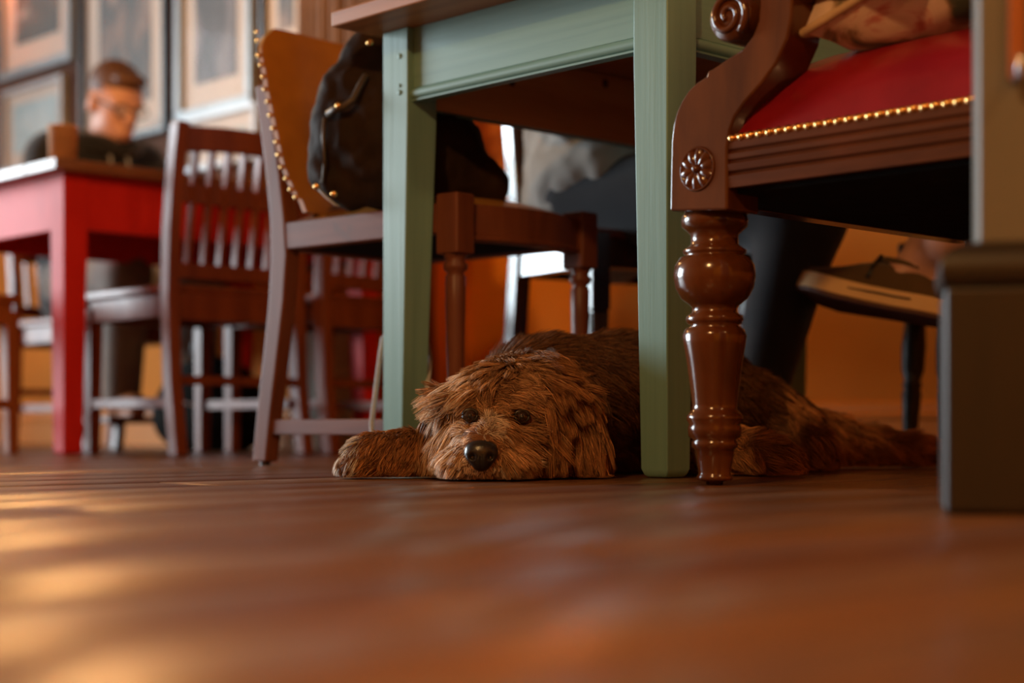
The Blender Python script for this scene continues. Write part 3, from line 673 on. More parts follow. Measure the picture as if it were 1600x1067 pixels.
# ================================================================== SLAT-BACK CHAIRS
def slat_chair(label, loc, rotz, group=None):
    """front along +x; origin on the floor under the seat centre"""
    t = thing('slat_back_chair', label, 'chair', loc, rotz, group)
    SW = .37; h = SW/2; k_ = h-.014
    for s in (-1, 1):
        pts = [(-.245, .0), (-.218, .18), (-.208, .38), (-.214, .54), (-.235, .70), (-.252, .79)]; rows = []
        for x, z in pts: rows.append([(x-.020, s*h-.016, z), (x+.020, s*h-.016, z), (x+.020, s*h+.016, z), (x-.020, s*h+.016, z)])
        m = MB().sheet(rows, closed=True); m.f += [(3, 2, 1, 0), (20, 21, 22, 23)]; m.build('back_leg', 'redwood', t, bevel=.004)
        MB().bar((.185, s*.165, .37), (.19, s*.165, 0), .038, .038, (0, 1, 0), (.03, .03)).build('front_leg', 'redwood', t, bevel=.003)
        MB().box(-.20, .18, s*.168-.01, s*.168+.01, .335, .39).build('seat_rail', 'redwood', t, bevel=.002)
        MB().box(-.21, .18, s*.168-.009, s*.168+.009, .115, .14).build('stretcher', 'redwood', t, bevel=.002)
    MB().box(.17, .195, -.165, .165, .335, .39).build('seat_rail', 'redwood', t, bevel=.002)
    MB().box(-.217, -.197, -k_, k_, .325, .39).build('seat_rail', 'redwood', t, bevel=.002)
    MB().box(-.22, -.202, -k_, k_, .17, .192).build('stretcher', 'redwood', t, bevel=.002)
    MB().box(-.20, .215, -.19, .19, .39, .412).build('seat', 'redwood', t, bevel=.006, seg=3)
    m = MB(); rows = []
    for i in range(9):
        u = i/8; y = -k_+2*k_*u; bow = .010*math.sin(PI*u); x = -.246-bow; ar = .010*math.sin(PI*u)
        rows.append([(x-.010, y, .722+ar), (x+.010, y, .722+ar), (x+.004, y, .782+.008*math.sin(PI*u)), (x-.014, y, .782+.008*math.sin(PI*u))])
    m.sheet(rows, closed=True); m.f += [(3, 2, 1, 0), (32, 33, 34, 35)]; m.build('crest_rail', 'redwood', t, bevel=.003)
    MB().box(-.233, -.213, -k_, k_, .605, .65).build('cross_rail', 'redwood', t, bevel=.002)
    MB().box(-.220, -.200, -k_, k_, .425, .462).build('lower_rail', 'redwood', t, bevel=.002)
    for i in range(7):
        y = -.138+.276*i/6
        MB().bar((-.208, y, .45), (-.248, y, .735), .012, .022, (1, 0, 0)).build('slat', 'redwood', t, bevel=.002)
    return t
sc1 = slat_chair('reddish brown slat-back chair pushed up to the red table, close to the mustard chair', (-3.575, 2.29, 0), PI)
sc2 = slat_chair('reddish brown slat-back chair at the red table, beyond the other slat-back chair', (-3.56, 2.71, 0), PI+.06)
sc3 = slat_chair('honey brown slat-back chair at the end of the red table', (-4.12, 1.80, 0), PI/2+.12)
sc4 = slat_chair('reddish brown slat-back chair the man in the black hoodie sits on', (-4.74, 2.70, 0), 0.0)
for ch in list(sc3.children):
    ch.data = ch.data.copy(); ch.data.materials[0] = M['honey']

# ================================================================== MAN BEHIND THE RED TABLE
mp0 = Vector((-4.68, 2.70, 0))
def man():
    # local: +x forward (towards the table), +y his left, z up
    neck = (-.02, 0, .955); hc_ = Vector((.04, .0, 1.10))
    R = Matrix.Rotation(math.radians(26), 3, 'Y')         # looking down
    def hp(x, y, z): return tuple(hc_+R @ Vector((x, y, z)))
    Rn = np.array(R)
    pr = [ell(hp(-.012, 0, .035), (.098, .077, .088), Rn), ell(hp(.025, 0, -.03), (.072, .062, .092), Rn), ell(hp(.045, 0, -.085), (.046, .042, .034), Rn),
          cap(hp(.088, 0, .018), hp(.112, 0, -.022), .009, .014), ell(hp(.098, 0, -.062), (.012, .024, .008), Rn), ell(hp(.094, 0, -.076), (.013, .021, .008), Rn),
          ell(hp(.074, .032, .024), (.02, .026, .012), Rn), ell(hp(.074, -.032, .024), (.02, .026, .012), Rn),
          ell(hp(-.012, .080, -.012), (.020, .010, .032), Rn), ell(hp(-.012, -.080, -.012), (.020, .010, .032), Rn),
          cap((-.04, 0, .88), hp(-.03, 0, -.05), .056, .052)]
    # torso and limbs (under the clothes), hands folded on the table
    pr += chain([(-.10, 0, .52), (-.11, 0, .68), (-.07, 0, .84)], [.13, .125, .11])
    for s in (-1, 1):
        pr += chain([(-.06, s*.17, .88), (-.01, s*.25, .70), (.20, s*.12, .765)], [.05, .043, .032])
        pr += [ell((.245, s*.075, .762), (.045, .035, .018))]
        for f in range(4): pr.append(cap((.27, s*(.055+.016*f), .762), (.325-.008*abs(f-1.5), s*(.03+.015*f), .752), .0085, .007))
        pr.append(cap((.235, s*.045, .766), (.275, s*.018, .763), .010, .008))
        pr += chain([(-.08, s*.09, .53), (.33, s*.13, .53), (.30, s*.13, .16)], [.075, .058, .040])
        pr.append(cap((.29, s*.13, .13), (.40, s*.14, .105), .033, .028))
    b = blob_obj('person', pr, .0095, .008, 'skin'); b.location = mp0
    tag(b, 'man in black hoodie and glasses looking down at the red table', 'person')
    # hair cap
    hp_ = [ell(hp(-.022, 0, .052), (.100, .082, .084), Rn), ell(hp(.055, 0, .098), (.038, .056, .022), Rn)]
    V, Q = blob(hp_, .008, .006)
    RT = np.array(R.transposed()); loc = (V-np.array(hc_))@RT.T
    keep = lambda p: (p[2] > .055-.0*p[0] and p[0] > .03) or (p[0] <= .03 and p[2] > -.05-.9*(p[0]+.0)) and not (p[0] > -.03 and p[2] < .025)
    fq = [f for f in Q.tolist() if all(keep(loc[i]) for i in f)]
    m = MB(); used = sorted({i for f in fq for i in f}); mp = {i: n for n, i in enumerate(used)}
    m.add(V[used].tolist(), [tuple(mp[i] for i in f) for f in fq])
    m.build('hair', 'hair', b, smooth=True, fix=False)
    # hoodie: torso, sleeves, hood roll
    pr = chain([(-.12, 0, .50), (-.13, 0, .70), (-.09, 0, .90)], [.165, .158, .13]) + [cap((-.07, -.16, .93), (-.07, .16, .93), .080, .080)]
    for s in (-1, 1): pr += chain([(-.07, s*.175, .90), (-.01, s*.26, .70), (.20, s*.13, .765)], [.075, .064, .046])
    V, Q = blob(pr, .012, .014); m = MB(); m.add(V.tolist(), Q.tolist()); h = m.build('hoodie', 'hoodie', b, smooth=True, fix=False)
    pts = [(-.03+.085*math.cos(t), .10*math.sin(t), .985+.022*-math.cos(t)) for t in np.linspace(0, 2*PI, 20)]
    MB().tube(pts, [.030]*20, 10).build('hood', 'hoodie', h, smooth=True)
    for s in (-1, 1): MB().tube([(.06, s*.03, .93), (.075, s*.034, .88), (.07, s*.036, .83)], .004, 6).build('drawstring', 'cord', h, smooth=True)
    # trousers
    for s in (-1, 1):
        pr = chain([(-.10, s*.09, .53), (.33, s*.13, .53), (.30, s*.13, .17)], [.092, .072, .058])
        V, Q = blob(pr, .012, .012); m = MB(); m.add(V.tolist(), Q.tolist()); m.build('trouser_leg', 'grey_trouser', b, smooth=True, fix=False)
        pr = [cap((.27, s*.13, .145), (.30, s*.13, .15), .042, .045), cap((.31, s*.132, .137), (.41, s*.142, .133), .036, .033)]
        V, Q = blob(pr, .010, .01); m = MB(); m.add(V.tolist(), Q.tolist()); m.build('shoe', 'honey', b, smooth=True, fix=False)
    # glasses
    g = MB()
    for s in (-1, 1):
        g.tube([hp(.104+.004*math.cos(t)*0, s*.033+.026*math.cos(t), .008+.018*math.sin(t)) for t in np.linspace(0, 2*PI, 17)], .0026, 6)
        g.tube([hp(.103, s*.059, .013), hp(.05, s*.080, .013), hp(-.02, s*.084, .010)], .0024, 6)
    g.tube([hp(.105, -.008, .012), hp(.110, 0, .015), hp(.105, .008, .012)], .0024, 6)
    gl = g.build('glasses', 'black', b, smooth=True)
    for s in (-1, 1):
        m = MB(); m.add([hp(.104, s*.033+.025*math.cos(t), .008+.017*math.sin(t)) for t in np.linspace(0, 2*PI, 17)[:-1]], [tuple(range(16))]); m.build('lens', 'glass_lens', gl)
        MB().lathe([(.001, -.003), (.006, -.001), (.007, .002), (.001, .006)], n=10, axis='x').build('eye', 'black', b, smooth=True).location = hp(.084, s*.032, .008)
man()
fs = thing('footstool', 'low wooden footstool on the floor under the red table', 'stool', (-4.33, 2.70, 0))
MB().box(-.10, .10, -.26, .26, .078, .100).build('top', 'walnut', fs, bevel=.004)
for sx in (-1, 1):
    for sy in (-1, 1): MB().bar((sx*.075, sy*.21, .08), (sx*.085, sy*.225, 0), .026, .026, (1, 0, 0)).build('leg', 'walnut', fs, bevel=.002)
cq = WB(98, 247, RB0+.02)
cu = thing('paper_cup', 'tan paper cup standing on the red table', 'cup', (cq.x, cq.y, RH+.028))
MB().lathe([(.033, 0), (.0365, .088), (.038, .090), (.0365, .092), (.035, .089), (.032, .003)], n=28).build('cup_wall', 'cup', cu, smooth=True)
MB().lathe([(.036, .055), (.0362, .0552), (.032, .0554)], n=24).build('coffee', 'sole', cu)

# ================================================================== PICTURES ON THE GALLERY WALL
def picture(x0, x1, z0, z1, fm, pm, label, matw=.07, fw=.022, prnt=True):
    y = GB-.001; t = thing('picture_frame', label, 'picture', ((x0+x1)/2, y, z0)); cx = (x0+x1)/2; w_, h_ = (x1-x0)/2, z1-z0
    for (a0, a1, c0, c1) in ((-w_, w_, 0, fw), (-w_, w_, h_-fw, h_), (-w_, -w_+fw, fw, h_-fw), (w_-fw, w_, fw, h_-fw)):
        MB().box(a0, a1, -.03, 0, c0, c1).build('frame_bar', fm, t, bevel=.003)
    MB().box(-w_+fw*.6, w_-fw*.6, -.008, -.003, fw*.6, h_-fw*.6).build('mat_board', 'mat_board', t)
    MB().box(-w_+fw+matw, w_-fw-matw, -.0105, -.008, fw+matw*1.15, h_-fw-matw).build('print', pm, t)
    MB().box(-w_+fw*.7, w_-fw*.7, -.016, -.014, fw*.7, h_-fw*.7).build('glass', 'glass_pane', t)
    return t
def pic_px(px0, px1, pyb, zt, *rest, **kw):
    p0, p1 = WB(px0, 0, GB), WB(px1, 0, GB); zb = WB((px0+px1)/2, pyb, GB).z
    return picture(p0.x, p1.x, zb, zb+zt, *rest, **kw)
pic_px(6, 121, 113, .62, 'grey_frame', 'print_a', 'grey framed picture with dark green print, above the pale blue picture', matw=.085, fw=.035)
pic_px(12, 107, 262, .33, 'silver_frame', 'print_d', 'silver framed pale blue picture hanging behind the paper cup', matw=.045, fw=.02)
pic_px(134, 268, 222, .85, 'black_frame', 'print_b', 'black framed picture with cream mat hanging behind the man', matw=.095, fw=.022)
pic_px(283, 403, 178, .78, 'grey_frame', 'print_c', 'grey framed picture of dark figures hanging above the slat-back chair', matw=.07, fw=.034)
pic_px(416, 487, 90, .62, 'black_frame', 'print_b', 'narrow black framed picture hanging above the mustard chair back', matw=.06, fw=.02)
pic_px(292, 410, 262, .19, 'silver_frame', 'print_d', 'small silver framed picture below the picture of dark figures', matw=.05, fw=.02)
# curtain at the end of the gallery wall
p0, p1 = WB(492, 0, GB), WB(640, 0, GB); m = MB(); rows = []
for i in range(2):
    rows.append([(p0.x+(p1.x-p0.x)*j/80, GB-.05-.018*math.sin(j*.95)-.008*math.sin(j*.41), .55 if i == 0 else 2.6) for j in range(81)])
cur = m.sheet(rows).build('curtain', 'curtain', smooth=True, solid=.004)
tag(cur, 'brown curtain hanging in folds beside the framed pictures', 'curtain')

# ================================================================== THINGS ON THE FLOOR BEHIND
for i, (zz, hh, ww, lab) in enumerate(((0, .13, .17, 'pale cardboard box on the floor beneath two others behind the slat-back chairs'), (.132, .12, .165, 'pale cardboard box in the middle of a stack of three on the floor'), (.254, .15, .15, 'pale cardboard box on top of a stack of three on the floor'))):
    p = WB(506, 0, 3.0); t = thing('storage_box', lab, 'box', (p.x, p.y, zz), .12*(i-1), 'stacked pale boxes')
    MB().box(-ww/2, ww/2, -ww/2*.7, ww/2*.7, 0, hh-.03).build('box_body', 'pale_box', t, bevel=.004)
    MB().box(-ww/2-.004, ww/2+.004, -ww/2*.7-.004, ww/2*.7+.004, hh-.034, hh).build('lid', 'pale_box', t, bevel=.004)
p = W(352, 0, 4.5); rk = thing('rucksack', 'black rucksack standing on the floor beside the red table', 'bag', (p.x-.22, p.y+.10, 0), .3)
blob_obj('rucksack_body', [ell((0, 0, .13), (.17, .11, .145)), ell((.06, -.02, .08), (.15, .11, .085)), ell((-.06, 0, .10), (.13, .11, .105))], .014, .014, 'black_cloth', rk)
MB().tube([(-.03, -.05, .25), (-.01, -.06, .31), (.04, -.05, .31), (.05, -.04, .25)], .009, 8).build('grab_handle', 'black', rk, smooth=True)
MB().tube([(-.12, -.06, .18), (-.05, -.115, .15), (.03, -.118, .13), (.12, -.09, .11)], .006, 6).build('zip', 'steel', rk, smooth=True)

# ================================================================== DARK CHAIR (SECOND SEAT AT THE GREEN TABLE)
dn0, dn1 = Vector((-2.491, 2.416, 0)), Vector((-2.215, 2.357, 0)); dv = (dn1-dn0); DD = dv.length; dr = math.atan2(dv.y, dv.x)
dc = thing('reeded_chair', 'dark polished chair with reeded legs under the person in grey sweatshirt', 'chair', dn0, dr)
DW = .40
for y in (0, DW):
    rows = []
    for x, z in ((-.05, 0), (-.025, .2), (.0, .42), (.002, .50), (-.02, .68), (-.055, .90)):
        rows.append([(x-.019, y-.018, z), (x+.021, y-.018, z), (x+.021, y+.018, z), (x-.019, y+.018, z)])
    m = MB().sheet(rows, closed=True); m.f += [(3, 2, 1, 0), (20, 21, 22, 23)]; m.build('back_leg', 'ebony', dc, bevel=.004)
    lg = MB().box(DD-.022, DD+.022, y-.022, y+.022, .30, .455).build('front_leg', 'ebony', dc, bevel=.003)
    MB().bar((DD, y, .30), (DD, y, 0), .040, .040, (0, 1, 0), (.028, .028)).build('tapered_shaft', 'ebony', lg, bevel=.003)
    for q in (-1, 0, 1):
        MB().bar((DD+q*.011, y-.0205, .295), (DD+q*.008, y-.0145, .02), .007, .005, (0, 1, 0)).build('reed', 'ebony', lg, bevel=.002)
        MB().bar((DD+.0205, y+q*.011, .295), (DD+.0145, y+q*.008, .02), .005, .007, (0, 1, 0)).build('reed', 'ebony', lg, bevel=.002)
    MB().box(.02, DD-.02, y-.012, y+.012, .385, .445).build('seat_rail', 'ebony', dc, bevel=.003)
    MB().box(-.01, DD, y-.009, y+.009, .17, .19).build('stretcher', 'ebony', dc, bevel=.002)
MB().box(DD-.012, DD+.012, .02, DW-.02, .385, .445).build('seat_rail', 'ebony', dc, bevel=.003)
MB().box(-.01, .014, .02, DW-.02, .385, .445).build('seat_rail', 'ebony', dc, bevel=.003)
MB().box(DD*.5-.01, DD*.5+.01, .0, DW, .17, .19).build('stretcher', 'ebony', dc, bevel=.002)
MB().box(.0, DD+.018, -.018, DW+.018, .445, .462).build('seat', 'redwood', dc, bevel=.006, seg=3)
MB().box(-.055, -.035, .01, DW-.01, .80, .89).build('crest_rail', 'ebony', dc, bevel=.004)
MB().box(-.03, -.01, .01, DW-.01, .60, .65).build('cross_rail', 'ebony', dc, bevel=.003)

# ================================================================== PERSON ON THE DARK CHAIR (grey sweatshirt, dark jeans)
def seated_person():
    hipc = c2w(.175, 3.44, 0); kneeN = W(1255, 318, 3.03); ankN = W(1183, 612, 3.06)
    kneeN = Vector((kneeN.x, kneeN.y, .465)); ankN = Vector((ankN.x, ankN.y, .10))
    hipN = Vector((hipc.x+.02, hipc.y-.05, .555)); hipF = Vector((hipc.x+.02, hipc.y+.13, .555))
    kneeF = kneeN+Vector((-.13, .18, .02)); ankF = ankN+Vector((-.13, .17, 0))
    pel = Vector((hipc.x, hipc.y+.04, .56)); ch_ = pel+Vector((-.03, .02, .40)); nk = pel+Vector((.0, .02, .56)); hd = pel+Vector((.03, .02, .70))
    o = Vector((pel.x, pel.y, 0)); t_ = lambda v: tuple(v-o)
    pr = [cap(t_(pel), t_(ch_), .13, .14), cap(t_(ch_), t_(nk), .09, .055), ell(t_(hd), (.095, .078, .115)), cap(t_(nk), t_(hd), .052, .052), ell(t_(hd+Vector((.095, 0, -.015))), (.018, .012, .02))]
    for h, kn, an in ((hipN, kneeN, ankN), (hipF, kneeF, ankF)):
        pr += chain([t_(h), t_(kn), t_(an)], [.085, .058, .042]); pr += [cap(t_(an+Vector((-.03, 0, -.055))), t_(an+Vector((.14, .0, -.07))), .034, .028)]
    for s in (-1, 1):
        sh = ch_+Vector((0, s*.18, .05)); el = sh+Vector((.10, s*.05, -.28)); hnd = Vector((el.x+.24, el.y-s*.06, .765))
        pr += chain([t_(sh), t_(el), t_(hnd)], [.055, .045, .03]); pr.append(ell(t_(hnd+Vector((.05, 0, 0))), (.05, .036, .018)))
        for f in range(4): pr.append(cap(t_(hnd+Vector((.08, (f-1.5)*.017, 0))), t_(hnd+Vector((.145-.008*abs(f-1.3), (f-1.5)*.02, -.006))), .009, .007))
        pr.append(cap(t_(hnd+Vector((.03, -s*.03, 0))), t_(hnd+Vector((.08, -s*.06, -.004))), .010, .008))
    b = blob_obj('person', pr, .011, .010, 'skin'); b.location = o
    tag(b, 'person in grey sweatshirt and dark jeans sitting at the green table', 'person')
    for h, kn, an, nm in ((hipN, kneeN, ankN, 0), (hipF, kneeF, ankF, 1)):
        V, Q = blob(chain([t_(h), t_(kn), t_(an+Vector((0, 0, .02)))], [.105, .078, .052]), .010, .012)
        m = MB(); m.add(V.tolist(), Q.tolist()); j = m.build('jeans_leg', 'jeans' if nm else 'jeans', b, smooth=True, fix=False)
        V, Q = blob([cap(t_(an+Vector((-.03, 0, -.05))), t_(an+Vector((.15, 0, -.066))), .040, .034), cap(t_(an+Vector((-.02, 0, -.05))), t_(an), .04, .042)], .010, .01)
        m = MB(); m.add(V.tolist(), Q.tolist()); m.build('shoe', 'black', b, smooth=True, fix=False)
    V, Q = blob([cap(t_(pel+Vector((-.02, 0, -.02))), t_(pel+Vector((-.02, 0, .12))), .165, .16), cap(t_(pel+Vector((-.02, 0, .12))), t_(ch_), .155, .155), cap(t_(ch_+Vector((0, -.13, .06))), t_(ch_+Vector((0, .13, .06))), .08, .08), cap(t_(hipN+Vector((-.01, -.01, .02))), t_(hipN+Vector((.09, -.01, .03))), .10, .085)]
                +[c_ for s in (-1, 1) for c_ in chain([t_(ch_+Vector((0, s*.18, .05))), t_(ch_+Vector((.10, s*.23, -.23))), t_(Vector((ch_.x+.32, ch_.y+s*.18, .765)))], [.072, .062, .045])], .011, .016)
    m = MB(); m.add(V.tolist(), Q.tolist()); sh = m.build('sweatshirt', 'grey_shirt', b, smooth=True, fix=False)
    md = sh.modifiers.new('folds', 'DISPLACE'); tx = bpy.data.textures.new('folds', 'CLOUDS'); tx.noise_scale = .06; md.texture = tx; md.strength = .022; md.texture_coords = 'LOCAL'
    for px, py in ((889, 312), (877, 344)):
        q = W(px, py, 3.33); MB().lathe([(.006, 0), (.005, -.003)], n=10, axis='y', cx=q.x-o.x, cy=q.y-o.y, z0=q.z).build('popper', 'steel', sh, smooth=True)
    V, Q = blob([ell(t_(hd+Vector((-.015, 0, .025))), (.10, .088, .112))], .012, .01); lz = V[:, 2]+0*V[:, 0]; lx = V[:, 0]
    fq = [f for f in Q.tolist() if all((lz[i] > hd.z+.06) or (lx[i] < (hd-o).x-.01 and lz[i] > hd.z-.06) for i in f)]
    used = sorted({i for f in fq for i in f}); mp = {i: n for n, i in enumerate(used)}
    m = MB(); m.add(V[used].tolist(), [tuple(mp[i] for i in f) for f in fq]); m.build('hair', 'hair', b, smooth=True, fix=False)
seated_person()

# ================================================================== PERSON WITH THE CROSSED FOOT (mostly behind the armchair)
def crossed_person():
    o = Vector((-1.02, 2.86, 0)); D0 = 2.95
    def P(px, py, D): return W(px, py, D)-o
    hl, tl = P(1482, 500, 2.90), P(1240, 458, 2.99); ax = (tl-hl); L = ax.length; ex = ax.normalized()
    view = Vector((SA, -CA, 0))     # towards the camera
    up0 = Vector((0, 0, 1))-ex*ex.z; up0.normalize(); vp = view-ex*view.dot(ex); vp = vp-up0*vp.dot(up0); vp.normalize()
    th = math.radians(15); ez = up0*math.cos(th)-vp*math.sin(th); eyc = vp*math.cos(th)+up0*math.sin(th)   # sole tipped towards the camera
    def Q3(x, y, z): return hl+ex*x-eyc*y+ez*(z*1.25-.010)
    sc = L/.285
    toe, ball, arch, heel = Q3(.235*sc, 0, .040), Q3(.18*sc, 0, .046), Q3(.11*sc, 0, .044), Q3(.035*sc, 0, .044)
    ank = Q3(.055*sc, 0, .105); shin = P(1492, 368, 2.87)
    knee = Vector((-.30, -.02, .66)); hipR = Vector((.05, .05, .55)); hipL = Vector((.05, -.12, .55))
    kneeL = Vector((-.36, .10, .50)); ankL = Vector((-.38, .12, .10))
    pel = Vector((.08, 0, .56)); ch_ = pel+Vector((.04, 0, .40)); nk = pel+Vector((.02, 0, .56)); hd = pel+Vector((-.01, 0, .70))
    t_ = tuple
    pr = [cap(t_(pel), t_(ch_), .13, .14), cap(t_(ch_), t_(nk), .09, .055), ell(t_(hd), (.095, .078, .115)), cap(t_(nk), t_(hd), .052, .052), ell(t_(hd+Vector((-.095, 0, -.015))), (.018, .012, .02))]
    pr += chain([t_(hipL), t_(knee), t_(shin), t_(ank), t_(arch+Vector((0, 0, .01))), t_(ball), t_(toe)], [.085, .062, .052, .042, .022, .018, .012])
    pr += [cap(t_(heel), t_(ank), .024, .040)]
    pr += chain([t_(hipR), t_(kneeL), t_(ankL)], [.085, .058, .042]); pr += [cap(t_(ankL+Vector((.03, 0, -.055))), t_(ankL+Vector((-.14, 0, -.07))), .034, .028)]
    for s in (-1, 1):
        sh = ch_+Vector((0, s*.18, .05)); el = sh+Vector((-.10, s*.05, -.28)); hnd = Vector((el.x-.24, el.y-s*.06, .785))
        pr += chain([t_(sh), t_(el), t_(hnd)], [.055, .045, .03]); pr.append(ell(t_(hnd+Vector((-.05, 0, 0))), (.05, .036, .018)))
        for f in range(4): pr.append(cap(t_(hnd+Vector((-.08, (f-1.5)*.017, 0))), t_(hnd+Vector((-.145+.008*abs(f-1.3), (f-1.5)*.02, -.006))), .009, .007))
        pr.append(cap(t_(hnd+Vector((-.03, s*.03, 0))), t_(hnd+Vector((-.08, s*.06, -.004))), .010, .008))
    b = blob_obj('person', pr, .011, .008, 'skin'); b.location = o
    tag(b, 'person with bare ankle and raised slip-on shoe behind the red armchair', 'person')
    V, Q = blob(chain([t_(hipL), t_(knee), t_(knee.lerp(shin, .72))], [.10, .078, .062])+chain([t_(hipR), t_(kneeL), t_(ankL)], [.10, .075, .056]), .012, .012)
    m = MB(); m.add(V.tolist(), Q.tolist()); m.build('jeans', 'jeans', b, smooth=True, fix=False)
    V, Q = blob([cap(t_(pel), t_(ch_), .165, .16), cap(t_(ch_+Vector((0, -.13, .06))), t_(ch_+Vector((0, .13, .06))), .08, .08)], .014, .016)
    m = MB(); m.add(V.tolist(), Q.tolist()); m.build('jumper', 'hoodie', b, smooth=True, fix=False)
    # slip-on shoe: built along its own axis (heel -> toe)
    st = [(0.0, .018), (.012, .030), (.05, .034), (.10, .034), (.15, .038), (.20, .044), (.235, .042), (.262, .034), (.280, .018)]
    sc = L/.285
    outl = [(x*sc, -w_) for x, w_ in st]+[(x*sc, w_*.92) for x, w_ in st[::-1]]
    def slab(z0, z1, gr0, gr1, nm, mt, par):
        m = MB(); rows = []
        for z, g in ((z0, gr0), (z0+(z1-z0)*.5, (gr0+gr1)/2), (z1, gr1)): rows.append([Q3(x+(.004*g if x > .2 else -.003*g), y*(1+.06*g), z+.010*max(0, x/sc-.2)/.08) for x, y in outl])
        m.sheet(rows, closed=True); n = len(outl); m.f += [tuple(range(n))[::-1], tuple(2*n+q for q in range(n))]
        return m.build(nm, mt, par, bevel=.002)
    shoe = slab(.006, .030, .3, .0, 'shoe', 'rubber', b); slab(.0, .006, -.6, .2, 'outsole', 'sole', shoe)
    m = MB()
    rows = []
    for x, w_ in st:
        xx = x*sc; row = []
        u = x/.28; top = .028+.002 if False else np.interp(u, [0, .1, .35, .5, .72, .88, 1], [.075, .078, .070, .082, .058, .046, .036])
        for q in range(11):
            an = PI*q/10; row.append(Q3(xx*(1-.01), -w_*.93*math.cos(an)*(1-.25*math.sin(an)**2*(u < .45)), .028+(top-.028)*math.sin(an)**(.22 if u < .45 else .36 if u < .6 else .65)+.010*max(0, u-.7)/.3))
        rows.append(row)
    m.sheet(rows).build('upper', 'shoe_cloth', shoe, smooth=True, subd=1)
    MB().tube([Q3(xx*sc, -.0375-.004*(xx > .12), .0195) for xx in (.07, .10, .13, .16, .185)], .0016, 6).build('stripe', 'black', shoe, smooth=True)
    MB().tube([Q3(.155*sc, -.036, .040), Q3(.150*sc, -.030, .060), Q3(.142*sc, -.012, .083)], .005, 8, .6).build('elastic_gusset', 'black', shoe, smooth=True)
    collar = [Q3((.075+.066*math.cos(t))*sc, .030*math.sin(t), .071+.008*math.cos(t)) for t in np.linspace(0, 2*PI, 24)]
    MB().tube(collar, .0055, 8).build('collar', 'shoe_cloth', shoe, smooth=True)
crossed_person()
pc = thing('plain_chair', 'dark wooden chair the person with the slip-on shoe sits on', 'chair', (-.92, 2.86, 0))
MB().box(-.2, .22, -.2, .2, .43, .455).build('seat', 'walnut', pc, bevel=.006)
for sx in (-.18, .2):
    for sy in (-.18, .18): MB().bar((sx, sy, .43), (sx*1.05, sy*1.05, 0), .034, .034, (1, 0, 0)).build('leg', 'walnut', pc, bevel=.003)
for sy in (-.18, .18): MB().bar((.2, sy, .44), (.26, sy, .92), .034, .034, (0, 1, 0)).build('back_post', 'walnut', pc, bevel=.003)
for z in (.62, .74, .86): MB().box(.215+(z-.44)*.125-.008, .215+(z-.44)*.125+.008, -.18, .18, z-.03, z+.03).build('back_slat', 'walnut', pc, bevel=.003)

# ================================================================== TURNED-LEG STOOL BY THE ALCOVE WALL
so = Vector((-1.745, 3.06, 0)); stl = thing('turned_stool', 'small dark stool with turned legs against the orange wall', 'stool', so)
MB().box(-.165, .20, -.105, .105, .43, .455).build('seat', 'plinth', stl, bevel=.006, seg=3)
tp = [(.011, 0), (.014, .01), (.018, .10), (.021, .14), (.017, .15), (.022, .157), (.017, .165), (.024, .19), (.026, .24), (.022, .29), (.014, .30), (.021, .31), (.014, .32), (.019, .34), (.020, .43)]
for sx, sy in ((-1, -1), (-1, 1), (1, -1), (1, 1)):
    l0 = MB().lathe(tp, n=16).build('leg', 'plinth', stl, smooth=True)
    l0.location = (sx*.155, sy*.075, 0); l0.rotation_euler = (sy*.03, -sx*.03, 0)
    MB().lathe([(.0185, .300), (.0195, .305), (.0185, .312)], n=14).build('ring', 'honey', l0, smooth=True)  # honey-coloured ring stands in for the orange highlight on the turning

# ================================================================== DOG (camera-frame coordinates: x right, y depth, z up)
DO = (.18, 2.45)
dog_prims = []
dog_prims += chain([(.045, 2.43, .098), (.16, 2.51, .104), (.29, 2.60, .098), (.39, 2.68, .074)], [.098, .104, .100, .082])          # trunk
dog_prims += [ell((.06, 2.40, .10), (.115, .10, .10)), ell((.42, 2.68, .062), (.085, .08, .062))]
dog_prims += chain([(.0, 2.27, .082), (.04, 2.36, .095)], [.078, .09])                                                              # neck
dog_prims += [ell((-.006, 2.245, .098), (.078, .080, .056)), ell((-.015, 2.205, .058), (.074, .055, .050))]                            # skull, cheeks
dog_prims += chain([(-.022, 2.185, .066), (-.036, 2.128, .048), (-.040, 2.112, .040)], [.034, .027, .022]) + [ell((-.034, 2.142, .028), (.056, .044, .027))]      # muzzle
dog_prims += [ell((-.056, 2.182, .106), (.024, .016, .010)), ell((.015, 2.186, .106), (.024, .016, .010))]                           # brows
dog_prims += [ell((-.098, 2.255, .070), (.020, .036, .055)), ell((.094, 2.25, .066), (.024, .034, .060))]                           # ears
dog_prims += chain([(-.04, 2.36, .05), (-.08, 2.30, .036), (-.14, 2.262, .031)], [.045, .032, .027]) + [ell((-.188, 2.247, .031), (.037, .031, .029)), ell((-.15, 2.255, .032), (.035, .03, .03))]
for q in range(4): dog_prims.append(cap((-.200, 2.228+.013*q, .022), (-.222+.003*abs(q-1.5), 2.224+.015*q, .015), .014, .012))
dog_prims += chain([(.23, 2.46, .06), (.30, 2.395, .04), (.355, 2.345, .030)], [.05, .034, .030]) + [ell((.375, 2.335, .027), (.034, .028, .025))]
dog_prims += chain([(.40, 2.62, .06), (.45, 2.60, .04), (.475, 2.575, .034)], [.055, .036, .032]) + [ell((.478, 2.56, .032), (.028, .022, .030))]
dog_prims += chain([(.45, 2.70, .06), (.54, 2.77, .044), (.62, 2.81, .034), (.685, 2.81, .028), (.72, 2.81, .026)], [.055, .040, .032, .026, .022])   # stretched hind leg / tail
V, Q = blob(dog_prims, .0055, .007)
EYES = []
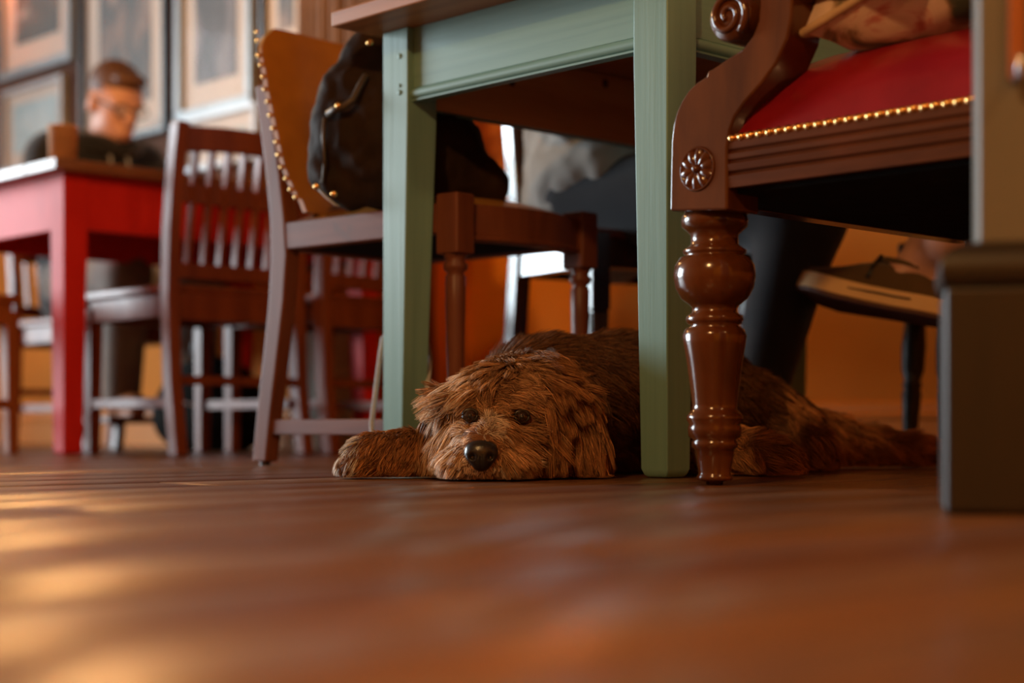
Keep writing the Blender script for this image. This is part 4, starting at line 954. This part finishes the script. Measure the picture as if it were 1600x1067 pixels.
for ex, ez in ((-.0550, .0850), (.0130, .0835)):
    near_ = (np.abs(V[:, 0]-ex) < .006) & (np.abs(V[:, 2]-ez) < .006) & (V[:, 1] < 2.3)
    EYES.append((ex, float(V[near_, 1].min()), ez))
V, Q = blob(dog_prims, .0045, .007, [((e[0], e[1]-.010, e[2]), .021) for e in EYES])
V[:, 2] = np.maximum(V[:, 2], 0.0015)
Vl = V-np.array([DO[0], DO[1], 0])
me = bpy.data.meshes.new('dog'); me.from_pydata(Vl.tolist(), [], Q.tolist()); me.materials.append(M['dog_skin'])
me.polygons.foreach_set('use_smooth', [True]*len(me.polygons))
dog = bpy.data.objects.new('dog', me); C.objects.link(dog); dog.location = c2w(*DO, 0); dog.rotation_euler = (0, 0, YAW)
tag(dog, 'shaggy brown dog lying with its chin on the floor under the green table', 'dog')

def fur(V, Q, n, seed=3, K=5):
    rng = np.random.default_rng(seed)
    T = np.concatenate([Q[:, [0, 1, 2]], Q[:, [0, 2, 3]]]); A, B, Cc = V[T[:, 0]], V[T[:, 1]], V[T[:, 2]]
    fn = np.cross(B-A, Cc-A); ar = np.linalg.norm(fn, axis=1)/2; ok = ar > 1e-12
    vn = np.zeros_like(V)
    for c in range(3): np.add.at(vn, T[:, c], fn)
    vn /= np.maximum(np.linalg.norm(vn, axis=1, keepdims=True), 1e-9)
    cen = (A+B+Cc)/3; wgt = ar.copy()
    wgt *= np.where(cen[:, 2] < .004, 0, 1)
    head = (cen[:, 1] < 2.31) & (np.abs(cen[:, 0]+.01) < .15); wgt *= np.where(head, 3.4, 1.0)
    for e in EYES: wgt *= np.where((np.abs(cen[:, 0]-e[0]) < .0125) & (np.abs(cen[:, 2]-e[2]) < .010) & (cen[:, 1] < e[1]+.03), 0, 1)
    wgt *= np.where(fn[:, 1] > .25*2*ar, .45, 1)                      # sides turned away
    wgt /= wgt.sum()
    t = rng.choice(len(T), n, p=wgt); r1, r2 = rng.random(n), rng.random(n); s_ = np.sqrt(r1)
    bw = np.stack([1-s_, s_*(1-r2), s_*r2], 1)[..., None]
    P = (V[T[t]]*bw).sum(1); Nn = (vn[T[t]]*bw).sum(1); Nn /= np.linalg.norm(Nn, axis=1, keepdims=True)
    x, y, z = P.T
    comb = np.zeros_like(P); L = np.zeros(n); wd = np.full(n, .00042); lift = np.full(n, .45); grav = np.full(n, .5); clump = np.full(n, .55)
    col = np.zeros((n, 3))
    ng = n//26; kd = kdtree.KDTree(ng)
    for i in range(ng): kd.insert(P[i], i)
    kd.balance(); near = np.array([kd.find(p)[1] for p in P])
    dark = np.array([.048, .022, .010]); mid = np.array([.17, .072, .026]); gold = np.array([.44, .195, .070]); tan = np.array([.66, .38, .19]); grey = np.array([.80, .69, .57])
    # regions
    earL = (x < -.083) & (x > -.124) & (y < 2.31) & (y > 2.20) & (z > .045); earR = (x > .068) & (x < .135) & (y < 2.31) & (z > .008)
    muz = (y < 2.172) & ~earL & ~earR & (np.abs(x+.03) < .075)
    hd = (y < 2.31) & (np.abs(x+.005) < .125) & ~earL & ~earR & ~muz
    pawL = (x < -.085) & (z < .07) & ~earL
    pawR = (x > .24) & (y < 2.44); hind = (x > .43) & (y < 2.66) & ~pawR; tail = (x > .50) & ~hind
    body = ~(earL | earR | muz | hd | pawL | pawR | hind | tail)
    u = rng.random(n); u = np.clip(.4*u+.6*u[near], 0, 1)
    # body: backwards and down
    comb[body] = [.75, .35, -.30]; L[body] = .030+.014*u[body]; lift[body] = .42; grav[body] = .35
    col[body] = dark+(mid*1.2-dark)*(.35+.65*u[body])[:, None]
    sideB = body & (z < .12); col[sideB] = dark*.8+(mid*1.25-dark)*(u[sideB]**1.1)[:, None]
    # head: parted on the midline, sweeping sideways and down over brows and cheeks
    cx = -.012; lat = np.sign(x-cx)*np.clip(np.abs(x-cx)*16, .25, 1.2)
    comb[hd, 0] = lat[hd]*.85; comb[hd, 1] = -.45*np.clip((z[hd]-.06)/.08, 0, 1); comb[hd, 2] = -.75
    L[hd] = .040+.020*u[hd]; lift[hd] = .55; grav[hd] = .7; wd[hd] = .00050; clump[hd] = .72
    crown = hd & (z > .125); L[crown] = .026+.016*u[crown]; lift[crown] = .75
    flank = hd & ((x < -.066) | (x > .028)); L[flank] = .052+.026*u[flank]; comb[flank, 2] = -1.0; comb[flank, 0] = lat[flank]*.35
    # short hair between and below the eyes, kept off the eyes
    br = hd & (y < 2.20) & (np.abs(x+.021) < .024) & (z < .118); L[br] = .016+.008*u[br]; lift[br] = .45; comb[br, 0] = np.sign(x[br]+.021)*.5
    for e in EYES:
        d_e = np.hypot((x-e[0])/1.0, (z-e[2])/.9)
        e_ = (hd | muz) & (d_e < .022) & (y < e[1]+.03); L[e_] = .006; comb[e_, 0] = (x[e_]-e[0])*40; comb[e_, 2] = (z[e_]-e[2])*40; lift[e_] = .25
        e2 = hd & (np.abs(x-e[0]) < .026) & (z > e[2]+.012) & (y < e[1]+.04); out = np.sign(e[0]+.021)
        L[e2] = .022+.010*u[e2]; comb[e2, 0] = out*1.0; comb[e2, 2] = -.35; lift[e2] = .7; grav[e2] = .35
    col[hd] = mid+(tan-mid)*(u[hd]**1.3)[:, None]
    lt = hd & (x < -.045) & (u > .42); col[lt] = tan+(grey-tan)*rng.random(lt.sum())[:, None]
    rt_ = hd & (x > .03); col[rt_] = mid*.9+(gold*1.15-mid)*u[rt_][:, None]
    # muzzle: out from the bridge, down at the sides (beard)
    comb[muz, 0] = np.clip((x[muz]+.036)*22, -1.1, 1.1); comb[muz, 1] = .35; comb[muz, 2] = -.75*np.clip(1.3-z[muz]/.06, .2, 1)
    L[muz] = .016+.016*np.clip(np.abs(x[muz]+.036)*20, 0, 1)+.006*u[muz]; lift[muz] = .45; grav[muz] = .6; clump[muz] = .6
    nz = muz & (np.abs(x+.0385) < .023) & (y < 2.112); L[nz] = .010; lift[nz] = .30
    col[muz] = mid*1.1+(tan*1.05-mid)*u[muz][:, None]
    gm = muz & (x < -.052) & (u > .3); col[gm] = tan+(grey*1.15-tan)*rng.random(gm.sum())[:, None]
    chin = muz & (z < .022); col[chin] = tan+(grey-tan)*u[chin][:, None]
    bridge = (muz | hd) & (np.abs(x+.028) < .012) & (z > .060) & (z < .086) & (y < 2.21); col[bridge] = col[bridge]*.4+grey*.6; L[bridge] = .018; lift[bridge] = .5
    # ears: long, hanging
    for e_, sx in ((earL, -.30), (earR, .36)):
        comb[e_] = [sx, -.12, -1.0]; L[e_] = .058+.036*u[e_]; lift[e_] = .30; grav[e_] = 1.0; wd[e_] = .0005; clump[e_] = .78
        col[e_] = dark*1.6+(gold*1.15-dark)*u[e_][:, None]
    up_ = (earL | earR) & (Nn[:, 2] > .25); L[up_] *= .45
    le = earL & (u > .6); col[le] = tan*.8
    # paws
    for p_, d_ in ((pawL, (-.85, -.25, -.35)), (pawR, (.85, -.25, -.30)), (hind, (.5, -.55, -.45)), (tail, (.9, .15, -.25))):
        comb[p_] = d_; L[p_] = .020+.014*u[p_]; lift[p_] = .6; grav[p_] = .5; clump[p_] = .7; wd[p_] = .00045
        col[p_] = mid*.75+(gold*1.1-mid*.6)*u[p_][:, None]
    toe = pawL & (x < -.205); tg_ = toe & (u > .45); col[tg_] = grey*.7
    far = pawR | hind | tail; col[far] *= 1.35; L[tail] += .006; L[pawL] = .014+.010*u[pawL]; clump[pawL] = .5; comb[pawL] = [-.35, -.45, -.6]; lift[pawL] = .75  # right paw, hind leg and tail colour raised to look warmly lit
    col *= (.55+.75*rng.random(n)+1.0*(rng.random(n) < .05))[:, None]
    # strands
    comb += rng.normal(0, .16, comb.shape)
    comb -= Nn*(comb*Nn).sum(1, keepdims=True); comb /= np.maximum(np.linalg.norm(comb, axis=1, keepdims=True), 1e-6)
    d0 = Nn*lift[:, None]+comb; d0 /= np.linalg.norm(d0, axis=1, keepdims=True)
    d1 = comb+np.array([0, 0, -1])*grav[:, None]; d1 -= Nn*np.minimum((d1*Nn).sum(1, keepdims=True), 0); d1 += rng.normal(0, .22, d1.shape); d1 /= np.maximum(np.linalg.norm(d1, axis=1, keepdims=True), 1e-6)
    pts = np.zeros((n, K, 3)); pts[:, 0] = P-Nn*.001
    for k in range(1, K):
        tt = k/(K-1); d = d0*(1-tt)+d1*tt; d += rng.normal(0, .07, d.shape); d /= np.linalg.norm(d, axis=1, keepdims=True)
        pts[:, k] = pts[:, k-1]+d*(L/(K-1))[:, None]
    for k in range(1, K):
        tt = k/(K-1); wgt_ = (clump*tt**1.1)[:, None]; g = pts[near, k]-P[near]*1.0+P*(1-tt)+P[near]*tt
        same = np.linalg.norm(P-P[near], axis=1) < .02
        pts[:, k] = np.where(same[:, None], pts[:, k]*(1-wgt_)+g*wgt_, pts[:, k])
    # strands that would hang right across an eye stop short of it
    for e in EYES:
        over = (np.hypot((pts[:, :, 0]-e[0])/.0125, (pts[:, :, 2]-e[2])/.0100) < 1) & (pts[:, :, 1] < e[1]+.02)
        bad = over.any(1) & (rng.random(n) < .95); pts[bad] = pts[bad][:, :1]+(pts[bad]-pts[bad][:, :1])*.12
    pts[:, :, 2] = np.maximum(pts[:, :, 2], .0015+.003*rng.random((n, 1)))
    # three-sided tubes
    rad = np.array([1.0, 1.0, .85, .6, .12]) if K == 5 else np.linspace(1, .12, K)
    tg = np.gradient(pts, axis=1); tg /= np.maximum(np.linalg.norm(tg, axis=2, keepdims=True), 1e-9)
    ref = rng.normal(0, 1, (n, 1, 3)); sx = np.cross(tg, ref); sx /= np.maximum(np.linalg.norm(sx, axis=2, keepdims=True), 1e-9); sy = np.cross(tg, sx)
    ang = np.array([0, 2*PI/3, 4*PI/3])
    rr = wd[:, None]*rad[None]
    vv = pts[:, :, None, :]+rr[:, :, None, None]*(sx[:, :, None, :]*np.cos(ang)[None, None, :, None]+sy[:, :, None, :]*np.sin(ang)[None, None, :, None])
    verts = (vv.reshape(-1, 3)-np.array([DO[0], DO[1], 0])).astype(np.float32)
    base = (np.arange(n)*K*3)[:, None, None]; kk = (np.arange(K-1)*3)[None, :, None]; j = np.arange(3)[None, None, :]; j2 = (j+1) % 3
    quads = np.stack([base+kk+j, base+kk+j2, base+kk+3+j2, base+kk+3+j], -1).reshape(-1, 4).astype(np.int32)
    me = bpy.data.meshes.new('fur'); me.vertices.add(len(verts)); me.vertices.foreach_set('co', verts.ravel())
    me.loops.add(quads.size); me.loops.foreach_set('vertex_index', quads.ravel())
    me.polygons.add(len(quads)); me.polygons.foreach_set('loop_start', np.arange(0, quads.size, 4, dtype=np.int32))
    me.polygons.foreach_set('use_smooth', np.ones(len(quads), bool)); me.update(calc_edges=True)
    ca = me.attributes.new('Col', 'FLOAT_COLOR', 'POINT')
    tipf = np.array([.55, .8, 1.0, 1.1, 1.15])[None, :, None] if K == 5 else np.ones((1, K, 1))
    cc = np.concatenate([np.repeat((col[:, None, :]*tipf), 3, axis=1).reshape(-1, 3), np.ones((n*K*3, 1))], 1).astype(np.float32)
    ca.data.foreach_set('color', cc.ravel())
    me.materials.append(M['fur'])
    return me
fo = bpy.data.objects.new('fur', fur(V, Q, 78000)); C.objects.link(fo); fo.parent = dog; fo['kind'] = 'stuff'
def dl(x, y, z): return (x-DO[0], y-DO[1], z)
# nose with nostrils
np_ = [ell((-.0395, 2.094, .036), (.0215, .014, .0150)), ell((-.0395, 2.098, .044), (.019, .014, .009)), ell((-.0395, 2.098, .024), (.012, .012, .011))]
Vn, Qn = blob(np_, .002, .003)
for sx in (-1, 1):
    c = np.array([-.0395+sx*.0115, 2.0815, .032]); d = np.linalg.norm((Vn-c)/np.array([.0052, .01, .0055]), axis=1); k_ = np.clip(1-d, 0, 1)
    Vn[:, 1] += .010*k_
g = np.exp(-((Vn[:, 0]+.0395)/.0013)**2)*(Vn[:, 2] < .034)*(Vn[:, 1] < 2.095); Vn[:, 1] += .002*g
m = MB(); m.add((Vn-np.array([DO[0], DO[1], 0])).tolist(), Qn.tolist()); nz = m.build('nose', 'nose', dog, smooth=True, fix=False)
for e_ in EYES:
    e = MB().lathe([(.0005, -.0100), (.004, -.0092), (.0077, -.0064), (.0100, 0), (.0077, .0064), (.0005, .0100)], n=18, axis='y').build('eye', 'dog_eye', dog, smooth=True)
    e.location = dl(e_[0], e_[1]+.0065, e_[2])
    MB().lathe([(.0005, -.0104), (.0026, -.0099), (.003, -.0092)], n=14, axis='y').build('pupil', 'black', e, smooth=True)
    MB().tube([(.0095*math.cos(t), -.0045, .0075*math.sin(t)+.001) for t in np.linspace(0, 2*PI, 18)], .0022, 6).build('eyelid', 'nose', e, smooth=True)

# ================================================================== DOG LEAD (looped round the table leg)
ld = thing('dog_lead', 'grey dog lead with steel clip hanging beside the green table leg', 'lead', c2w(-.16, 2.70), YAW)
def lc(px, py, D): X = (px-800)/FPX*D; return (X+.16, D-2.70, HC+(HOR-py)/FPX*D)
MB().tube([lc(665, 632, 2.66), lc(668, 600, 2.67), lc(672, 560, 2.72), lc(665, 528, 2.76), lc(640, 510, 2.79), lc(612, 512, 2.79), lc(598, 528, 2.76), lc(592, 570, 2.74), lc(586, 620, 2.72), lc(581, 660, 2.70), lc(582, 705, 2.68), lc(600, 726, 2.66), lc(640, 730, 2.55), lc(690, 731, 2.52)], .0042, 8, .5).build('webbing', 'cord', ld, smooth=True)
for py, r in ((634, .0055), (645, .0045)):
    q = lc(665, py, 2.655); MB().lathe([(r*.4, -r), (r, -r*.3), (r, r*.3), (r*.4, r)], n=12, cx=q[0], cy=q[1], z0=q[2]).build('clip', 'steel', ld, smooth=True)
